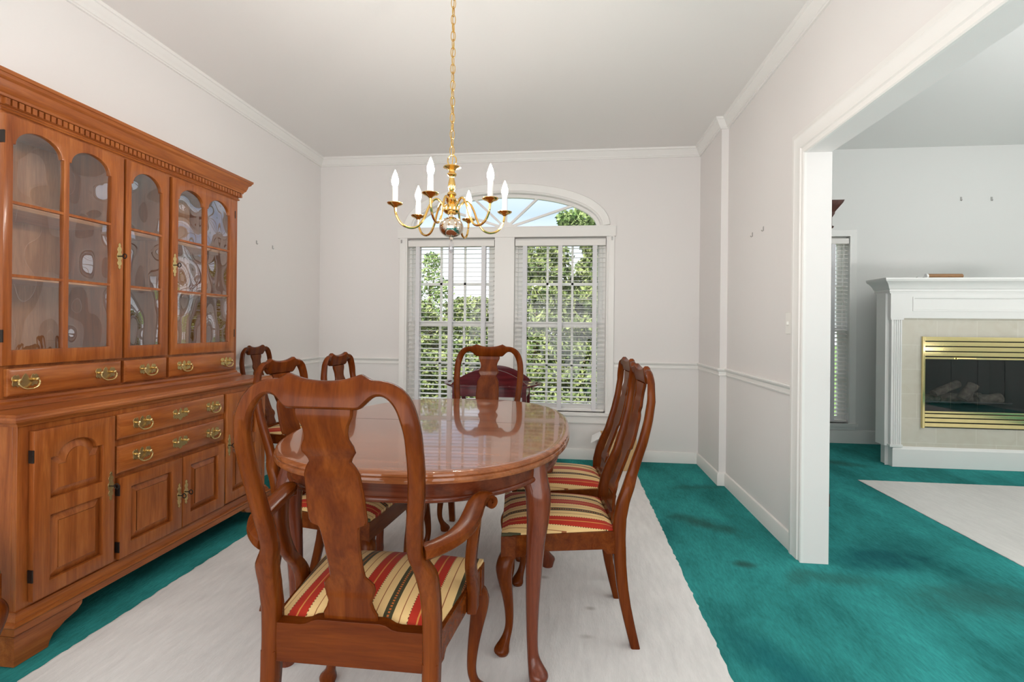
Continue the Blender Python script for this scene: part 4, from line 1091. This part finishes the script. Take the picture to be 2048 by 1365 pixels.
sh.build('mantel_shelf', M_mantel, fp, angle=25)
IX0, IX1 = 2.945, mir(2.945)
fb = MB().box(2.962, 2.972, FY + .062, 4.98, .34, 1.09).box(mir(2.962), mir(2.972), FY + .062, 4.98, .34, 1.09).box(2.972, mir(2.972), 4.97, 4.98, .34, 1.09).box(2.972, mir(2.972), FY + .062, 4.97, .34, .50).box(2.972, mir(2.972), FY + .062, 4.97, .94, 1.09)
fb.build('firebox', M_firebox, fp, smooth=False)
for a, b in ((.338, .475), (.915, 1.092)): MB().box(2.957, mir(2.957), FY + .030, FY + .034, a, b).build('black_backing', M_black, fp, smooth=False)
MB().box(IX0, IX0 + .018, FY - .002, FY + .022, .332, 1.098).box(IX1 - .018, IX1, FY - .002, FY + .022, .332, 1.098).build('brass_side_rail', M_fbrass, fp, bevel=.002)
def louver(z0, z1): MB().box(IX0 + .020, IX1 - .020, FY + .002, FY + .018, z0, z1).build('brass_louver', M_fbrass, fp, bevel=.002)
zl = 1.096
for h in (.034, .034, .034, .034):
    louver(zl - h, zl); zl -= h + .008
louver(.910, .926)
for z0_, z1_ in ((.460, .476), (.424, .452), (.386, .416), (.345, .377)): louver(z0_, z1_)
pw = (IX1 - IX0 - .04) / 4
for k in range(4):
    g = MB().box(IX0 + .020 + pw * k + .002, IX0 + .020 + pw * (k + 1) - .002, FY + .010, FY + .014, .478, .908).build('glass_door', M_fglass, fp, smooth=False)
MB().tube([(3.20, FY - .012, .918), (3.34, FY - .012, .918)], .006, 8).tube([(3.22, FY + .004, .918), (3.22, FY - .012, .918)], .005, 8).tube([(3.32, FY + .004, .918), (3.32, FY - .012, .918)], .005, 8).build('door_handle', M_fbrass, fp)
for (a, b, r_) in (((3.02, 4.74, .545), (3.20, 4.78, .560), .045), ((3.14, 4.72, .60), (3.36, 4.76, .690), .035), ((3.38, 4.74, .56), (3.46, 4.72, .690), .042), ((3.50, 4.75, .55), (3.68, 4.74, .575), .045), ((3.24, 4.82, .55), (3.58, 4.82, .56), .05)):
    pa = [Vector(a).lerp(Vector(b), k / 5) for k in range(6)]
    MB().tube([(p.x, p.y + .004 * (i % 2), p.z) for i, p in enumerate(pa)], [r_ * (.92 + .1 * ((i * 7) % 3) / 2) for i in range(6)], 10).build('ceramic_log', M_log, fp, angle=50)
MB().tube([(3.0, 4.70, .535), (3.74, 4.70, .535)], .006, 6).build('grate_bar', M_steel, fp)
# things lying on the mantel shelf
mt_ = empty('mailing_tube', (3.11, FY + .03, 1.582), 'brown cardboard mailing tube lying on the mantel shelf', 'tube', off=True)
zt_ = 1.582 + .0215
MB().tube([(2.992, FY + .03, zt_), (3.256, FY + .03, zt_)], .021, 20).build('tube_body', M_tube, mt_)
MB().tube([(2.978, FY + .03, zt_), (2.992, FY + .03, zt_)], .0212, 20).build('end_cap', M_paper, mt_)
for x, lb in ((2.912, 'tiny grey metal cap on the mantel, the one standing apart from the tube'), (2.966, 'tiny grey metal cap on the mantel, touching the brown tube')):
    o = MB().lathe([(0, 0), (.010, 0), (.010, .006), (.007, .008), (.007, .016), (0, .017)], (x, FY + .03, 1.5822), 12).build('metal_cap', M_steel)
    tag(settle(o, (x, FY + .03, 1.5822)), lb, 'cap')

# ------------------------------------------------------------------ outdoors
S(MB().box(-40, 40, LY + .5, 60, -.62, -.5).build('ground_lawn', M_lawn, smooth=False))
def foliage(n, shape, size, rnd, squash=0.5):
    mb = MB()
    for _ in range(n):
        p, nrm = shape(rnd)
        s = size * rnd.uniform(.6, 1.4)
        d = Vector((rnd.gauss(0, 1), rnd.gauss(0, 1), rnd.gauss(0, 1))) * .8 + nrm * .5
        d.normalize()
        t = d.cross(Vector((rnd.gauss(0, 1), rnd.gauss(0, 1), rnd.gauss(0, 1)))).normalized(); b = d.cross(t)
        a = Vector(p)
        mb.add([a - t * s, a - b * s * squash, a + t * s, a + b * s * squash], [(0, 1, 2, 3)])
    return mb
def conifer(h, r_):
    def f(rnd):
        z = h * (1 - rnd.random() ** .75) * .98; a = rnd.uniform(0, 2 * math.pi)
        rr = r_ * (1 - z / h) ** .34 * (1 + .16 * math.sin(a * 5 + z * 4) + .12 * math.sin(z * 17 + a * 2)) * rnd.uniform(.72, 1.0)
        return (math.cos(a) * rr, math.sin(a) * rr, z), Vector((math.cos(a), math.sin(a), .4))
    return f
def crown_f(h, blobs):
    def f(rnd):
        bx_, by_, bz_, br_ = rnd.choice(blobs)
        v = Vector((rnd.gauss(0, 1), rnd.gauss(0, 1), rnd.gauss(0, 1))).normalized()
        k = br_ * rnd.random() ** .35
        return (bx_ + v.x * k, by_ + v.y * k, bz_ + v.z * k * .8), v
    return f
rnd = random.Random(3)
def make_tree(name, fol, trunk_h, tr_, label, cat, mt):
    root = empty(name, (0, 0, 0), label, cat)
    fol.build('foliage', mt, root, smooth=False)
    MB().tube([(0, 0, 0), (.02, 0, trunk_h * .5), (0, .02, trunk_h)], [tr_, tr_ * .8, tr_ * .4], 8).build('trunk', M_bark, root)
    return root
hA = make_tree('hedge_conifer', foliage(20000, conifer(3.0, 1.15), .050, rnd), 2.6, .07, 'arborvitae', 'shrub', M_leaf)
HG = 'conifer hedge behind the windows'
spots = [(-5.4, 9.3, .80, 'conifer in the garden hedge, cabinet end of the row'), (-4.1, 9.1, .70, 'lower conifer in the hedge behind the cabinet-side blind\'s left part'),
         (-2.9, 9.0, .72, 'lower conifer in the hedge seen through the cabinet-side blind'), (-1.75, 9.2, .75, 'conifer in the hedge between the two blinds'),
         (-.55, 8.6, 1.12, 'tall conifer behind the blind beside the right-hand chairs'), (.75, 8.6, 1.15, 'tall conifer at the edge of the blind beside the right-hand chairs'), (2.2, 8.9, 1.1, 'conifer in the hedge, end of the row past the window')]
for i, (x, y, s, lb) in enumerate(spots):
    o = hA if i == 0 else copy_tree(hA)
    o.location = (x, y, -.5); o.scale = (.85, .85, s); o.rotation_euler = (0, 0, i * 1.3)
    o['label'] = lb; o['group'] = HG
bl = [(0, 0, 4.55, .42), (.5, .2, 4.75, .45), (-.5, 0, 4.5, .30), (.1, -.2, 5.0, .32), (.55, .2, 4.25, .5), (1.1, .2, 4.7, .6), (-.25, .1, 4.25, .4), (.8, 0, 5.15, .35)]
t1 = make_tree('garden_tree', foliage(3600, crown_f(6, bl), .065, rnd), 4.4, .14, 'leafy tree showing in the right end of the arched transom', 'tree', M_leaf2)
t1.location = (.45, 13.2, -.5)
bl2 = [(0, 0, 3.6, .42), (.32, .1, 3.2, .40), (-.35, 0, 3.2, .40), (.05, 0, 4.05, .30), (.25, 0, 2.7, .45), (-.3, 0, 2.6, .45)]
t2 = make_tree('garden_tree', foliage(1500, crown_f(6, bl2), .06, rnd), 3.4, .09, 'tree rising above the hedge in the cabinet-side window', 'tree', M_leaf2)
t2.location = (-3.15, 11.2, -.5); t2.scale = (.8, .8, .78)
for o in bpy.data.objects:
    if '_off' in o: del o['_off']
